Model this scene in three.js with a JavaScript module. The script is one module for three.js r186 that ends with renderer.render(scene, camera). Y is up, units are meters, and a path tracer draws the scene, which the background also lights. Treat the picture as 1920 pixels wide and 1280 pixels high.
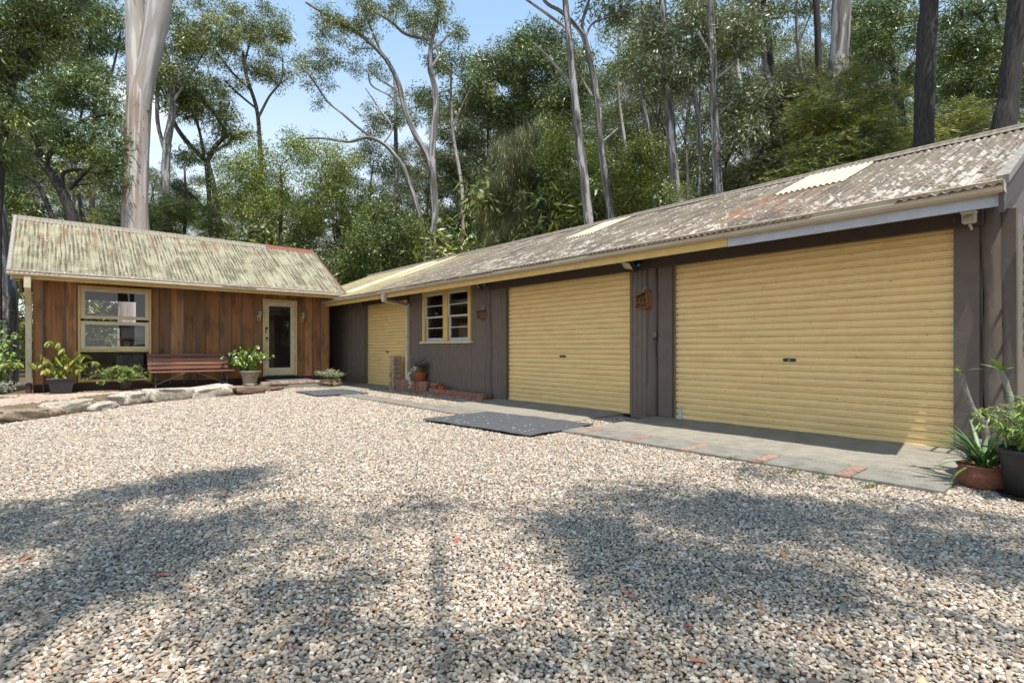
import * as THREE from 'three';
import { mergeGeometries, mergeVertices } from 'three/addons/utils/BufferGeometryUtils.js';
import { createNoise2D, createNoise3D } from 'simplex-noise';

// ---------------------------------------------------------------- camera, sky, sun, exposure
const scene = new THREE.Scene();
const EYE = 1.08, FOCAL = 1000, CX = 960, CY = 653;
const camera = new THREE.PerspectiveCamera(2 * Math.atan(640 / FOCAL) * 180 / Math.PI, 1.5, 0.05, 900);
camera.position.set(0, EYE, 0);
camera.lookAt(0, EYE, -10);
camera.setViewOffset(1920, 1280, 0, -13, 1920, 1280);

const renderer = new THREE.WebGLRenderer({ antialias: true });
renderer.toneMapping = THREE.LinearToneMapping;
renderer.toneMappingExposure = 1.9;
renderer.shadowMap.enabled = true;

function rng(seed) { let s = seed | 0; return () => { s = (s + 0x6d2b79f5) | 0; let t = Math.imul(s ^ (s >>> 15), 1 | s); t = (t + Math.imul(t ^ (t >>> 7), 61 | t)) ^ t; return ((t ^ (t >>> 14)) >>> 0) / 4294967296; }; }
const n2 = createNoise2D(rng(11)), n3 = createNoise3D(rng(12));
const lerp = (a, b, t) => a + (b - a) * t, clamp = (x, a = 0, b = 1) => Math.min(b, Math.max(a, x)), smooth = (a, b, x) => { const t = clamp((x - a) / (b - a)); return t * t * (3 - 2 * t); };
const fbm = (x, y, o = 4) => { let s = 0, a = 0.5; for (let i = 0; i < o; i++) { s += a * n2(x + i * 17.3, y - i * 9.1); x *= 2.03; y *= 2.03; a *= 0.5; } return s; };

{ // clear summer sky: deep overhead, pale at the rim, with thin scattered cloud
  const W = 1024, H = 512, data = new Float32Array(W * H * 4);
  for (let r = 0; r < H; r++) {
    const up = ((r + 0.5) / H - 0.5) * Math.PI, y = Math.sin(up);
    for (let c = 0; c < W; c++) {
      const az = ((c + 0.5) / W - 0.5) * Math.PI * 2, x = Math.cos(az) * Math.cos(up), z = Math.sin(az) * Math.cos(up);
      const k = Math.pow(clamp(1 - y), 3.5);
      let col = [lerp(0.16, 1.14, k), lerp(0.30, 1.14, k), lerp(0.50, 1.13, k)];
      if (y > 0.02) {
        const q = 1 / (y + 0.22), m = fbm(x * q * 1.5 + 3, z * q * 1.5 + 1, 5), cl = smooth(0.2, 0.6, m) * 0.6 * smooth(0.02, 0.2, y);
        col = col.map((v, i) => lerp(v, [0.85, 0.86, 0.88][i], cl * 0.8));
      }
      if (y <= 0) col = [0.30, 0.29, 0.25];
      data.set([...col, 1], (r * W + c) * 4);
    }
  }
  const sky = new THREE.DataTexture(data, W, H, THREE.RGBAFormat, THREE.FloatType);
  sky.mapping = THREE.EquirectangularReflectionMapping; sky.magFilter = THREE.LinearFilter; sky.needsUpdate = true;
  scene.background = sky; scene.environment = sky;
}
// the garage runs along G (to the right, towards the viewer); N is its outward normal
const ANG = Math.atan(0.864), G = new THREE.Vector3(Math.sin(ANG), 0, Math.cos(ANG)), NRM = new THREE.Vector3(-Math.cos(ANG), 0, Math.sin(ANG)), CAB = new THREE.Vector3(Math.cos(ANG), 0, -Math.sin(ANG));
const SUN = new THREE.Vector3(0, 1, 0).addScaledVector(G, 0.364).addScaledVector(NRM, 0.085).normalize();
const sun = new THREE.DirectionalLight(new THREE.Color(1, 0.965, 0.9), 3.2);
sun.name = 'sun'; sun.position.copy(SUN).multiplyScalar(80); sun.castShadow = true; sun.shadow.radius = 1;
Object.assign(sun.shadow.camera, { left: -60, right: 60, top: 60, bottom: -60, near: 1, far: 220 });
scene.add(sun, sun.target);

// ---------------------------------------------------------------- helpers
const used = new Map();
const numbered = (name) => { const k = used.get(name) ?? 0; used.set(name, k + 1); return k ? name + '_' + String(k).padStart(3, '0') : name; };
function tag(o, label, category, group, kind) { if (label) o.userData.label = label; if (category) o.userData.category = category; if (group) o.userData.group = group; if (kind) o.userData.kind = kind; return o; }
function thing(name, label, category, group, frame) { const o = new THREE.Group(); o.name = numbered(name); if (frame) { o.position.copy(frame.position); o.rotation.copy(frame.rotation); } scene.add(o); return tag(o, label, category, group); }
function part(name, geo, mat, parent) { const m = new THREE.Mesh(geo, mat); m.name = parent === scene ? numbered(name) : name; m.castShadow = m.receiveShadow = true; parent.add(m); return m; }
function sub(name, parent) { const o = new THREE.Group(); o.name = name; parent.add(o); return o; }
const V = (x, y, z) => new THREE.Vector3(x, y, z);
const at = (u, v, d) => V((u - CX) / FOCAL * d, EYE + (CY - v) / FOCAL * d, -d);
const onGround = (u, v, y = 0) => at(u, v, (y - EYE) / ((CY - v) / FOCAL));

function geo(pos, uv, idx, flat = false) {
  let g = new THREE.BufferGeometry(); g.setAttribute('position', new THREE.Float32BufferAttribute(pos, 3)); g.setAttribute('uv', new THREE.Float32BufferAttribute(uv, 2)); g.setIndex(idx);
  if (flat) g = g.toNonIndexed(); g.computeVertexNormals(); return g;
}
// box with small chamfers, flat faces, uv in metres
function box(x0, x1, y0, y1, z0, z1, c = 0.004) {
  const lo = [x0, y0, z0], hi = [x1, y1, z1]; c = Math.min(c, ...[0, 1, 2].map((i) => (hi[i] - lo[i]) * 0.45));
  const pos = [], uv = [];
  const vert = (s, a) => s.map((q, i) => (q > 0 ? hi[i] : lo[i]) - (i === a ? 0 : q * c)); // corner s on the face across axis a
  const tri = (p, q, r) => {
    const A = V(...p), n = V(...q).sub(A).cross(V(...r).sub(A)), mid = [0, 1, 2].map((i) => (p[i] + q[i] + r[i]) / 3 - (lo[i] + hi[i]) / 2);
    if (n.x * mid[0] + n.y * mid[1] + n.z * mid[2] < 0) [q, r] = [r, q];
    const ax = [Math.abs(n.x), Math.abs(n.y), Math.abs(n.z)], k = ax.indexOf(Math.max(...ax));
    for (const w of [p, q, r]) { pos.push(...w); uv.push(...(k === 0 ? [w[2], w[1]] : k === 1 ? [w[0], w[2]] : [w[0], w[1]])); }
  };
  const quad = (a, b, d, e) => { tri(a, b, d); tri(a, d, e); };
  for (let a = 0; a < 3; a++) {
    const b = (a + 1) % 3, d = (a + 2) % 3, S = (sa, sb, sd) => { const s = [0, 0, 0]; s[a] = sa; s[b] = sb; s[d] = sd; return s; };
    for (const q of [-1, 1]) quad(vert(S(q, -1, -1), a), vert(S(q, 1, -1), a), vert(S(q, 1, 1), a), vert(S(q, -1, 1), a));
    for (const q of [-1, 1]) for (const r of [-1, 1]) quad(vert(S(-1, q, r), b), vert(S(1, q, r), b), vert(S(1, q, r), d), vert(S(-1, q, r), d)); // edges along a
  }
  for (const i of [-1, 1]) for (const j of [-1, 1]) for (const k of [-1, 1]) tri(vert([i, j, k], 0), vert([i, j, k], 1), vert([i, j, k], 2));
  const g = new THREE.BufferGeometry(); g.setAttribute('position', new THREE.Float32BufferAttribute(pos, 3)); g.setAttribute('uv', new THREE.Float32BufferAttribute(uv, 2)); g.computeVertexNormals(); return g;
}
const sheet = (x0, x1, y0, y1, z0, z1) => new THREE.PlaneGeometry(x1 - x0, y1 - y0).translate((x0 + x1) / 2, (y0 + y1) / 2, (z0 + z1) / 2);
const merge = (list) => mergeGeometries(list.map((g) => { g = g.index ? g.toNonIndexed() : g; for (const k of Object.keys(g.attributes)) if (!['position', 'normal', 'uv'].includes(k)) g.deleteAttribute(k); return g; }));
// tube swept along points with a radius at each; wob roughens it
function tube(pts, radii, seg = 8, wob = 0, seed = 0, cap = true) {
  const pos = [], uv = [], idx = [], n = pts.length; let side = null, run = 0;
  for (let i = 0; i < n; i++) {
    const t = pts[Math.min(i + 1, n - 1)].clone().sub(pts[Math.max(i - 1, 0)]).normalize();
    if (!side) side = Math.abs(t.y) > 0.9 ? V(1, 0, 0) : V(0, 1, 0);
    side = side.clone().addScaledVector(t, -side.dot(t)).normalize();
    const up = t.clone().cross(side);
    if (i) run += pts[i].distanceTo(pts[i - 1]);
    for (let k = 0; k <= seg; k++) {
      const a = (k % seg) / seg * Math.PI * 2, r0 = radii[i], r = r0 * (1 + (wob ? wob * n3(Math.cos(a) * 1.3 + seed, Math.sin(a) * 1.3, run * 0.9 / Math.max(0.1, r0 * 2) * 0.3 + seed) : 0));
      const p = pts[i].clone().addScaledVector(side, Math.cos(a) * r).addScaledVector(up, Math.sin(a) * r);
      pos.push(p.x, p.y, p.z); uv.push(k / seg * Math.max(0.2, 2 * Math.PI * radii[0]), run);
      if (i < n - 1 && k < seg) { const o = i * (seg + 1) + k; idx.push(o, o + seg + 1, o + 1, o + 1, o + seg + 1, o + seg + 2); }
    }
  }
  if (cap) for (const [i, f] of [[0, 1], [n - 1, 0]]) { const o = pos.length / 3; pos.push(...pts[i].toArray()); uv.push(0, 0); for (let k = 0; k < seg; k++) { const a = i * (seg + 1) + k; f ? idx.push(o, a, a + 1) : idx.push(o, a + 1, a); } }
  return geo(pos, uv, idx);
}
const smoothPath = (pts, n) => new THREE.CatmullRomCurve3(pts, false, 'centripetal').getPoints(n);
const bar = (a, b, r, seg = 6) => tube([a, b], [r, r], seg);
const lathe = (prof, seg = 28) => new THREE.LatheGeometry(prof.map(([r, y]) => new THREE.Vector2(r, y)), seg);
function extrudeX(profile, x0, x1, closed = true) { // [z, y] outline carried along x
  const s = new THREE.Shape(profile.map(([z, y]) => new THREE.Vector2(z, y)));
  const g = new THREE.ExtrudeGeometry(s, { depth: x1 - x0, bevelEnabled: false, steps: 1 });
  g.applyMatrix4(new THREE.Matrix4().set(0, 0, 1, x0, 0, 1, 0, 0, 1, 0, 0, 0, 0, 0, 0, 1));
  const p = g.attributes.position, u = g.attributes.uv; // handedness flips: turn the faces round
  for (let i = 0; i < p.count; i += 3) { for (const k of ['x', 'y', 'z']) { const a = p['get' + k.toUpperCase()](i + 1); p['set' + k.toUpperCase()](i + 1, p['get' + k.toUpperCase()](i + 2)); p['set' + k.toUpperCase()](i + 2, a); } }
  for (let i = 0; i < p.count; i++) u.setXY(i, p.getX(i), p.getY(i) + p.getZ(i));
  g.computeVertexNormals(); return g;
}
// ---------------------------------------------------------------- textures and materials
function tex(w, h, fn, sx = 1, sy = 1, srgb = true) {
  const d = new Uint8Array(w * h * 4);
  for (let y = 0; y < h; y++) for (let x = 0; x < w; x++) { const c = fn(x / w, y / h); for (let k = 0; k < 3; k++) d[(y * w + x) * 4 + k] = clamp(c[k]) * 255; d[(y * w + x) * 4 + 3] = 255; }
  const t = new THREE.DataTexture(d, w, h); t.wrapS = t.wrapT = THREE.RepeatWrapping; t.magFilter = THREE.LinearFilter; t.repeat.set(1 / sx, 1 / sy);
  if (srgb) t.colorSpace = THREE.SRGBColorSpace; t.needsUpdate = true; return t;
}
const mix3 = (a, b, t) => [lerp(a[0], b[0], t), lerp(a[1], b[1], t), lerp(a[2], b[2], t)];
const lin = (r, g, b) => new THREE.Color().setRGB(r, g, b);
const std = (o) => new THREE.MeshStandardMaterial({ roughness: 0.8, ...o });
const phys = (o) => new THREE.MeshPhysicalMaterial(o);
// tileable noise: blend of shifted copies
const tile = (f) => (x, y) => { const a = smooth(0, 1, x), b = smooth(0, 1, y); return lerp(lerp(f(x + 1, y + 1), f(x, y + 1), a), lerp(f(x + 1, y), f(x, y), a), b); };

const woodN = (fx, fy) => tile((x, y) => fbm(x * fx, y * fy, 5));
const grainA = woodN(14, 1.2), grainB = woodN(60, 2.5), blotch = woodN(2.5, 2);
const woodMap = tex(384, 768, (x, y) => {
  const g = grainA(x, y) * 0.5 + grainB(x, y) * 0.45, b = blotch(x, y);
  const c = mix3([0.70, 0.50, 0.33], [0.43, 0.285, 0.185], clamp(0.5 + g * 0.9)); return mix3(c, [0.25, 0.19, 0.15], clamp(b * 1.4) * 0.85);
}, 1.0, 2.6);
const woodBump = tex(384, 768, (x, y) => { const g = 0.5 + grainB(x, y) * 0.5 + grainA(x, y) * 0.3; return [g, g, g]; }, 1.0, 2.6, false);
const speck = (seed, fine = 60) => tile((x, y) => fbm(x * 5 + seed, y * 5, 4) * 0.5 + fbm(x * fine + seed, y * fine, 2) * 0.5);
const sp1 = speck(3), sp2 = speck(40, 110);
const concreteMap = tex(640, 640, (x, y) => { const a = sp1(x, y), b = sp2(x, y), k = 0.66 + a * 0.2 + b * 0.16; return mix3([k, k * 0.965, k * 0.9], [0.40, 0.375, 0.33], smooth(0.05, 0.4, a) * 0.75); }, 1.6, 1.6);
const concreteBump = tex(512, 512, (x, y) => { const k = 0.5 + sp2(x, y) * 0.6; return [k, k, k]; }, 0.5, 0.5, false);
const paintMap = tex(512, 512, (x, y) => { const k = 0.92 + sp1(x, y) * 0.16 + sp2(x, y) * 0.05; return [k, k, k]; }, 1.3, 1.3);
const brickMap = tex(512, 512, (x, y) => { const k = 0.8 + sp1(x, y) * 0.35 + sp2(x, y) * 0.3; return [k, k * 0.97, k * 0.94]; }, 0.4, 0.4);
const doorMap = tex(768, 768, (x, y) => {
  const v = fbm(x * 3, y * 7, 4), s = fbm(x * 40, y * 6, 2); let k = 0.96 + s * 0.02 + v * 0.03;
  const dirt = smooth(0.18, 0.5, fbm(x * 3 + 9, y * 6 + 2, 5)) * 0.13; let c = mix3([k, k, k], [0.74, 0.64, 0.5], dirt);
  if (fbm(x * 30 + 5, y * 90, 2) > 0.56 && fbm(x * 5, y * 5 + 3, 2) > 0.26) c = [0.42, 0.34, 0.25]; return c;
}, 3.4, 2.4);

const M = {
  planks: [0.48, 0.74, 0.9, 1.02, 0.6].map((k, i) => std({ map: woodMap, bumpMap: woodBump, bumpScale: 0.003, color: lin(1.43 * k, 1.46 * k * [1, 0.92, 1.05, 0.98, 1][i], 1.32 * k * [1, 0.85, 1.15, 0.97, 1][i]), roughness: 0.75 })),
  batten: std({ color: lin(0.13, 0.125, 0.12), roughness: 0.7, map: paintMap }),
  plinth: std({ color: lin(0.05, 0.028, 0.024), map: paintMap }),
  yellow: std({ color: lin(0.78, 0.55, 0.19), roughness: 0.5, map: paintMap }),
  cream: std({ color: lin(0.74, 0.63, 0.42), roughness: 0.45, map: paintMap }),
  white: std({ color: lin(0.66, 0.66, 0.64), roughness: 0.5, map: paintMap }),
  gutter: std({ color: lin(0.60, 0.50, 0.36), roughness: 0.4, map: paintMap }),
  zinc: std({ color: lin(0.52, 0.57, 0.64), roughness: 0.5, map: paintMap }),
  grey: std({ color: lin(0.188, 0.144, 0.110), roughness: 0.55, map: paintMap }),
  greyPost: std({ color: lin(0.156, 0.120, 0.095), roughness: 0.6, map: paintMap, bumpMap: concreteBump, bumpScale: 0.004 }),
  beam: std({ color: lin(0.085, 0.06, 0.048), roughness: 0.6, map: paintMap }),
  door: std({ color: lin(0.92, 0.675, 0.295), roughness: 0.5, map: doorMap }),
  concrete: std({ map: concreteMap, bumpMap: concreteBump, bumpScale: 0.008, color: lin(0.80, 0.77, 0.71), roughness: 0.95 }),
  paver: std({ map: concreteMap, bumpMap: concreteBump, bumpScale: 0.003, color: lin(0.62, 0.62, 0.6), roughness: 0.9 }),
  brick: [[0.56, 0.27, 0.18], [0.48, 0.26, 0.19], [0.62, 0.33, 0.22], [0.45, 0.29, 0.23]].map((c) => std({ map: brickMap, color: lin(...c), roughness: 0.95, bumpMap: concreteBump, bumpScale: 0.003 })),
  dustyBrick: [[0.52, 0.34, 0.26], [0.46, 0.31, 0.25], [0.56, 0.39, 0.31]].map((c) => std({ map: brickMap, color: lin(...c), roughness: 0.95, bumpMap: concreteBump, bumpScale: 0.003 })),
  redBrick: std({ map: brickMap, color: lin(0.52, 0.14, 0.05), roughness: 0.9 }),
  paleBrick: [[0.74, 0.58, 0.40], [0.64, 0.49, 0.35]].map((c) => std({ map: brickMap, color: lin(...c), roughness: 0.95, bumpMap: concreteBump, bumpScale: 0.003 })),
  porch: [[0.80, 0.64, 0.52], [0.66, 0.52, 0.42], [0.88, 0.74, 0.62], [0.74, 0.54, 0.42]].map((c) => std({ map: brickMap, color: lin(...c), roughness: 0.95 })),
  dark: std({ color: lin(0.02, 0.018, 0.017), roughness: 0.7 }),
  black: std({ color: lin(0.018, 0.018, 0.02), roughness: 0.45 }),
  metal: std({ color: lin(0.35, 0.36, 0.38), roughness: 0.4, metalness: 0.8 }),
  brass: std({ color: lin(0.62, 0.40, 0.16), roughness: 0.3, metalness: 0.9 }),
  interior: std({ color: lin(0.24, 0.20, 0.16), roughness: 0.9 }),
  glass: phys({ color: lin(0.93, 0.95, 0.94), roughness: 0.0, transmission: 1, thickness: 0, ior: 1.52 }),
};

// ---------------------------------------------------------------- frames of the two buildings
const GO = V(0.308 * 7.85, 0, -7.85);
const GF = { position: GO, rotation: new THREE.Euler(0, -(Math.PI / 2 - ANG), 0) };   // local x = G, z = outwards
const CO = V(-5.432, 0, -15.791);
const CF = { position: CO, rotation: new THREE.Euler(0, ANG, 0) };                     // local x = CAB, z = outwards
const g2w = (s, y, z) => V(GO.x + s * G.x + z * NRM.x, y, GO.z + s * G.z + z * NRM.z);
const c2w = (x, y, z) => V(CO.x + x * CAB.x + z * G.x, y, CO.z + x * CAB.z + z * G.z);
const w2g = (x, z) => { const dx = x - GO.x, dz = z - GO.z; return [dx * G.x + dz * G.z, dx * NRM.x + dz * NRM.z]; };
const w2c = (x, z) => { const dx = x - CO.x, dz = z - CO.z; return [dx * CAB.x + dz * CAB.z, dx * G.x + dz * G.z]; };

// ---------------------------------------------------------------- terrain and gravel
const terrainY = (x, z) => {
  const [s, w] = w2g(x, z), back = -w - 6.2, left = smooth(-26, -8, s);
  let y = -0.09;
  if (back > 0) y += (0.25 * back * back / (back + 9)) * lerp(0.12, 1, left);
  y += (fbm(x * 0.05, z * 0.05, 3)) * 0.9 * smooth(8, 30, Math.max(back, Math.hypot(x, z) - 22));
  return Math.min(y, 22);
};
const litterN = speck(70, 40);
const litterMap = tex(512, 512, (x, y) => { const a = litterN(x, y), b = sp2(x, y); return mix3(mix3([0.30, 0.235, 0.165], [0.46, 0.37, 0.27], clamp(0.5 + b * 1.1)), [0.25, 0.29, 0.13], smooth(0.0, 0.35, a)); }, 3, 3);
{
  const n = 150, R = 190, pos = [], uv = [], idx = [];
  for (let j = 0; j <= n; j++) for (let i = 0; i <= n; i++) { const f = (t) => { t = t * 2 - 1; return Math.sign(t) * Math.pow(Math.abs(t), 1.6) * R; }, x = f(i / n), z = f(j / n); pos.push(x, terrainY(x, z), z); uv.push(x, z); }
  for (let j = 0; j < n; j++) for (let i = 0; i < n; i++) { const o = j * (n + 1) + i; idx.push(o, o + n + 1, o + 1, o + 1, o + n + 1, o + n + 2); }
  tag(part('ground', geo(pos, uv, idx), std({ map: litterMap, roughness: 1 }), scene), null, null, null, 'structure');
}
// yard outline (x, z): along the garage front, the rock edging, and off behind the viewer
const EDGE = [[-6.02, -14.35], [-6.21, -13.5], [-6.41, -12.13], [-6.94, -11.37], [-7.11, -10.5], [-7.35, -9.9], [-7.40, -9.23], [-7.43, -8.64], [-7.42, -7.6], [-7.7, -6], [-8.6, -3.5], [-11, 0], [-16, 5]];
const inPoly = (p, x, z) => { let c = false; for (let i = 0, j = p.length - 1; i < p.length; j = i++) if ((p[i][1] > z) !== (p[j][1] > z) && x < (p[j][0] - p[i][0]) * (z - p[i][1]) / (p[j][1] - p[i][1]) + p[i][0]) c = !c; return c; };
const yardPoly = (() => { const a = g2w(-12.6, 0, 0.0), b = g2w(9.5, 0, 0), d = c2w(0, 0, 0.02), e = c2w(-0.6, 0, 0.2); return [[a.x, a.z], [b.x, b.z], [14, 9], [0, 14], ...EDGE.slice().reverse(), [e.x, e.z], [d.x, d.z]]; })();
const gravelMap = tex(1024, 1024, (() => {
  const r = rng(5), cells = 64, pts = [];
  for (let j = 0; j < cells; j++) for (let i = 0; i < cells; i++) { const t = r(); pts.push([i + 0.1 + r() * 0.8, j + 0.1 + r() * 0.8, t < 0.12 ? [0.42, 0.40, 0.38] : t < 0.24 ? [0.68, 0.55, 0.42] : t < 0.4 ? [0.78, 0.75, 0.7] : mix3([0.55, 0.5, 0.44], [0.74, 0.68, 0.6], r())]); }
  return (x, y) => { const fx = x * cells, fy = y * cells, ix = Math.floor(fx), iy = Math.floor(fy); let d1 = 9, d2 = 9, c = null; for (let dy = -1; dy <= 1; dy++) for (let dx = -1; dx <= 1; dx++) { const ci = (ix + dx + cells) % cells, cj = (iy + dy + cells) % cells, p = pts[cj * cells + ci], ex = p[0] - ci + ix + dx - fx, ey = p[1] - cj + iy + dy - fy, d = Math.hypot(ex, ey); if (d < d1) { d2 = d1; d1 = d; c = p[2]; } else if (d < d2) d2 = d; } return c; };
})(), 1.7, 1.7);
{
  const sh = new THREE.Shape(yardPoly.map(([x, z]) => new THREE.Vector2(x, -z))), g = new THREE.ShapeGeometry(sh); g.rotateX(-Math.PI / 2); g.translate(0, -0.016, 0);
  const p = g.attributes.position, u = g.attributes.uv; for (let i = 0; i < p.count; i++) u.setXY(i, p.getX(i), p.getZ(i));
  tag(part('gravel_yard', g, std({ map: gravelMap, color: lin(0.66, 0.6, 0.53), roughness: 1 }), scene), null, null, null, 'structure');
}
// where concrete, pavers and mats lie, in garage metres
const APRONS = [[-0.42, 3.5, 0, 1.52], [-4.15, -0.95, 0, 1.45], [-12.4, -8.35, 0, 1.35]];
const STRIP = [-8.25, 3.47, 1.54, 2.0];
const MATS = [{ at: [-1.47, 2.05], w: 2.12, d: 1.32, turn: 0.10 }, { at: [-8.1, 1.9], w: 1.5, d: 1.2, turn: -0.03 }];
const onMat = (s, w, m = 0) => MATS.some((t) => { const dx = s - t.at[0], dz = w - t.at[1], c = Math.cos(t.turn), q = Math.sin(t.turn); return Math.abs(dx * c - dz * q) < t.w / 2 + m && Math.abs(dx * q + dz * c) < t.d / 2 + m; });
function gravelHere(x, z) {
  if (!inPoly(yardPoly, x, z)) return false;
  const [s, w] = w2g(x, z);
  if (w < 0.16) return false;
  for (const a of APRONS) if (s > a[0] + 0.02 && s < a[1] - 0.02 && w > a[2] && w < a[3] - 0.02) return false;
  if (s > STRIP[0] && s < STRIP[1] - 0.01 && w > STRIP[2] && w < STRIP[3] - 0.015) return false;
  if (s > -8.4 && s < -4.08 && w < 0.34) return false;
  return !onMat(s, w, -0.02);
}
const PEBBLE = [];
for (let k = 0; k < 4; k++) {
  let g = new THREE.IcosahedronGeometry(1, k < 3 ? 2 : 1); g.deleteAttribute('uv'); g.deleteAttribute('normal'); g = mergeVertices(g); const p = g.attributes.position;
  for (let i = 0; i < p.count; i++) { const v = V(p.getX(i), p.getY(i), p.getZ(i)), f = 1 + 0.16 * n3(v.x * 0.8 + k * 7, v.y * 0.8, v.z * 0.8) + 0.05 * n3(v.x * 2.3, v.y * 2.3 + k, v.z * 2.3); p.setXYZ(i, v.x * f, v.y * f * 0.5, v.z * f * 0.72); }
  g.computeVertexNormals(); PEBBLE.push(g);
}
const pebbleMat = std({ color: lin(1.03, 0.965, 0.895), roughness: 0.82 });
function pebbleColor(r, c) {
  const t = r(), k = 0.72 + r() * 0.5;
  if (t < 0.10) return c.setRGB(0.16 * k, 0.16 * k, 0.165 * k);
  if (t < 0.15) return c.setRGB(0.42 * k, 0.29 * k, 0.18 * k);
  if (t < 0.18) return c.setRGB(0.32 * k, 0.20 * k, 0.15 * k);
  if (t < 0.37) return c.setRGB(0.60 * k, 0.55 * k, 0.48 * k);
  if (t < 0.64) return c.setRGB(0.32 * k, 0.28 * k, 0.225 * k);
  return c.setRGB(0.44 * k, 0.375 * k, 0.30 * k);
}
{
  const r = rng(77), lists = [[], [], [], []], edges = 1.9;
  const bands = [[0.9, 3.6, 0.0146, 0.73], [3.6, 7.0, 0.0182, 0.88], [7.0, 16.4, 0.0265, 1.24]];
  for (const [d0, d1, sp, sc] of bands) for (let z = d0; z < d1; z += sp) {
    const half = z * 0.965 + edges;
    for (let x = -half; x < half; x += sp) {
      const px = x + (r() - 0.5) * sp * 1.3, pz = -z + (r() - 0.5) * sp * 1.3, sz = sc * (0.0088 + 0.0105 * r() * r() + 0.0025 * r()), v = r();
      if (!gravelHere(px, pz)) { continue; }
      lists[d0 > 3 ? 3 : v < 0.34 ? 0 : v < 0.67 ? 1 : 2].push([px, pz, sz, sc]);
    }
  }
  const holder = new THREE.Group(); holder.name = 'gravel'; tag(holder, null, null, null, 'stuff'); scene.add(holder);
  const m = new THREE.Matrix4(), q = new THREE.Quaternion(), e = new THREE.Euler(), c = new THREE.Color();
  lists.forEach((l, k) => {
    const im = new THREE.InstancedMesh(PEBBLE[k], pebbleMat, l.length); im.name = 'pebbles'; im.castShadow = im.receiveShadow = true; im.userData.kind = 'stuff';
    l.forEach(([x, z, s], i) => {
      const lumps = 0.008 * fbm(x * 0.9, z * 0.9, 2);
      e.set((r() - 0.5) * 0.9, r() * 6.283, (r() - 0.5) * 0.9); q.setFromEuler(e);
      m.compose(V(x, -0.004 + r() * 0.007 + lumps, z), q, V(s * (0.9 + r() * 0.45), s * (0.8 + r() * 0.5), s * (0.85 + r() * 0.3))); im.setMatrixAt(i, m); im.setColorAt(i, pebbleColor(r, c));
    });
    holder.add(im);
  });
}

// ---------------------------------------------------------------- concrete, pavers, mats
{
  const slab = (a, seed) => { // gently ramped slab with worn edges
    const [s0, s1, z0, z1] = a, nx = 40, nz = 14, pos = [], uv = [], idx = [];
    const Y = (s, z) => lerp(0.06, 0.028, z / z1) + 0.008 * fbm(s * 1.3 + seed, z * 1.3, 3);
    for (let j = 0; j <= nz + 1; j++) for (let i = 0; i <= nx; i++) { const s = lerp(s0, s1, i / nx), z = lerp(z0 - 0.2, z1, Math.min(j, nz) / nz), edge = j > nz ? 1 : 0, wig = j >= nz ? 0.018 * fbm(s * 4, seed, 3) : 0; pos.push(s, edge ? -0.1 : Y(s, z) - (i === 0 || i === nx ? 0.02 : 0), z + wig + edge * 0.012); uv.push(s, z + edge * 0.1); }
    for (let j = 0; j <= nz; j++) for (let i = 0; i < nx; i++) { const o = j * (nx + 1) + i; idx.push(o, o + nx + 1, o + 1, o + 1, o + nx + 1, o + nx + 2); }
    const sides = []; for (const i of [0, nx]) { for (let j = 0; j < nz; j++) { const o = j * (nx + 1) + i, b = pos.length / 3; for (const k of [o, o + nx + 1]) { pos.push(pos[k * 3], pos[k * 3 + 1], pos[k * 3 + 2]); uv.push(uv[k * 2], uv[k * 2 + 1]); } for (const k of [o, o + nx + 1]) { pos.push(pos[k * 3], -0.1, pos[k * 3 + 2]); uv.push(uv[k * 2], uv[k * 2 + 1] + 0.1); } i ? idx.push(b, b + 1, b + 2, b + 1, b + 3, b + 2) : idx.push(b, b + 2, b + 1, b + 1, b + 2, b + 3); } }
    return geo(pos, uv, idx);
  };
  const ap = thing('concrete_apron', null, null, null, GF); tag(ap, null, null, null, 'structure');
  APRONS.forEach((a, i) => part('slab', slab(a, i * 5 + 1), M.concrete, ap));
  // a crack in the slab before the wide door
  const cr = rng(9), pts = []; for (let i = 0; i <= 9; i++) pts.push(V(1.42 + (cr() - 0.5) * 0.06 + i * 0.012, 0.0, 0.12 + i * 0.155));
  const st = thing('paver_strip', null, null, null, GF); tag(st, null, null, null, 'structure');
  const rr = rng(31);
  for (let k = 0, s = 3.47; s > STRIP[0]; k++) {
    const w = 0.60 + (rr() - 0.5) * 0.03, dy = rr() * 0.008, turn = (rr() - 0.5) * 0.012;
    const p = part('paver', box(-w / 2 + 0.004, w / 2 - 0.004, -0.05, 0.024, -0.225, 0.225, 0.005), M.paver, st); p.position.set(s - w / 2, dy, 1.77 + (rr() - 0.5) * 0.012); p.rotation.set((rr() - 0.5) * 0.01, turn, (rr() - 0.5) * 0.01); s -= w + 0.006;
    if (s < STRIP[0]) break;
    for (const z of [1.65, 1.885]) { const b = part('brick', box(-0.055, 0.055, -0.05, 0.024, -0.112, 0.112, 0.006), M.dustyBrick[Math.floor(rr() * 3)], st); b.position.set(s - 0.058, dy + rr() * 0.006, z); b.rotation.y = (rr() - 0.5) * 0.05; }
    s -= 0.122;
  }
}
const matMap = tex(512, 512, (x, y) => { const f = 24, a = (x * f) % 1 - 0.5, b = (y * f) % 1 - 0.5, d = Math.hypot(a, b), k = (d > 0.36 ? 0.38 : 0.2) + sp2(x, y) * 0.12 + sp1(x, y) * 0.08; return [k, k * 1.0, k * 1.02]; }, 0.7, 0.7);
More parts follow.
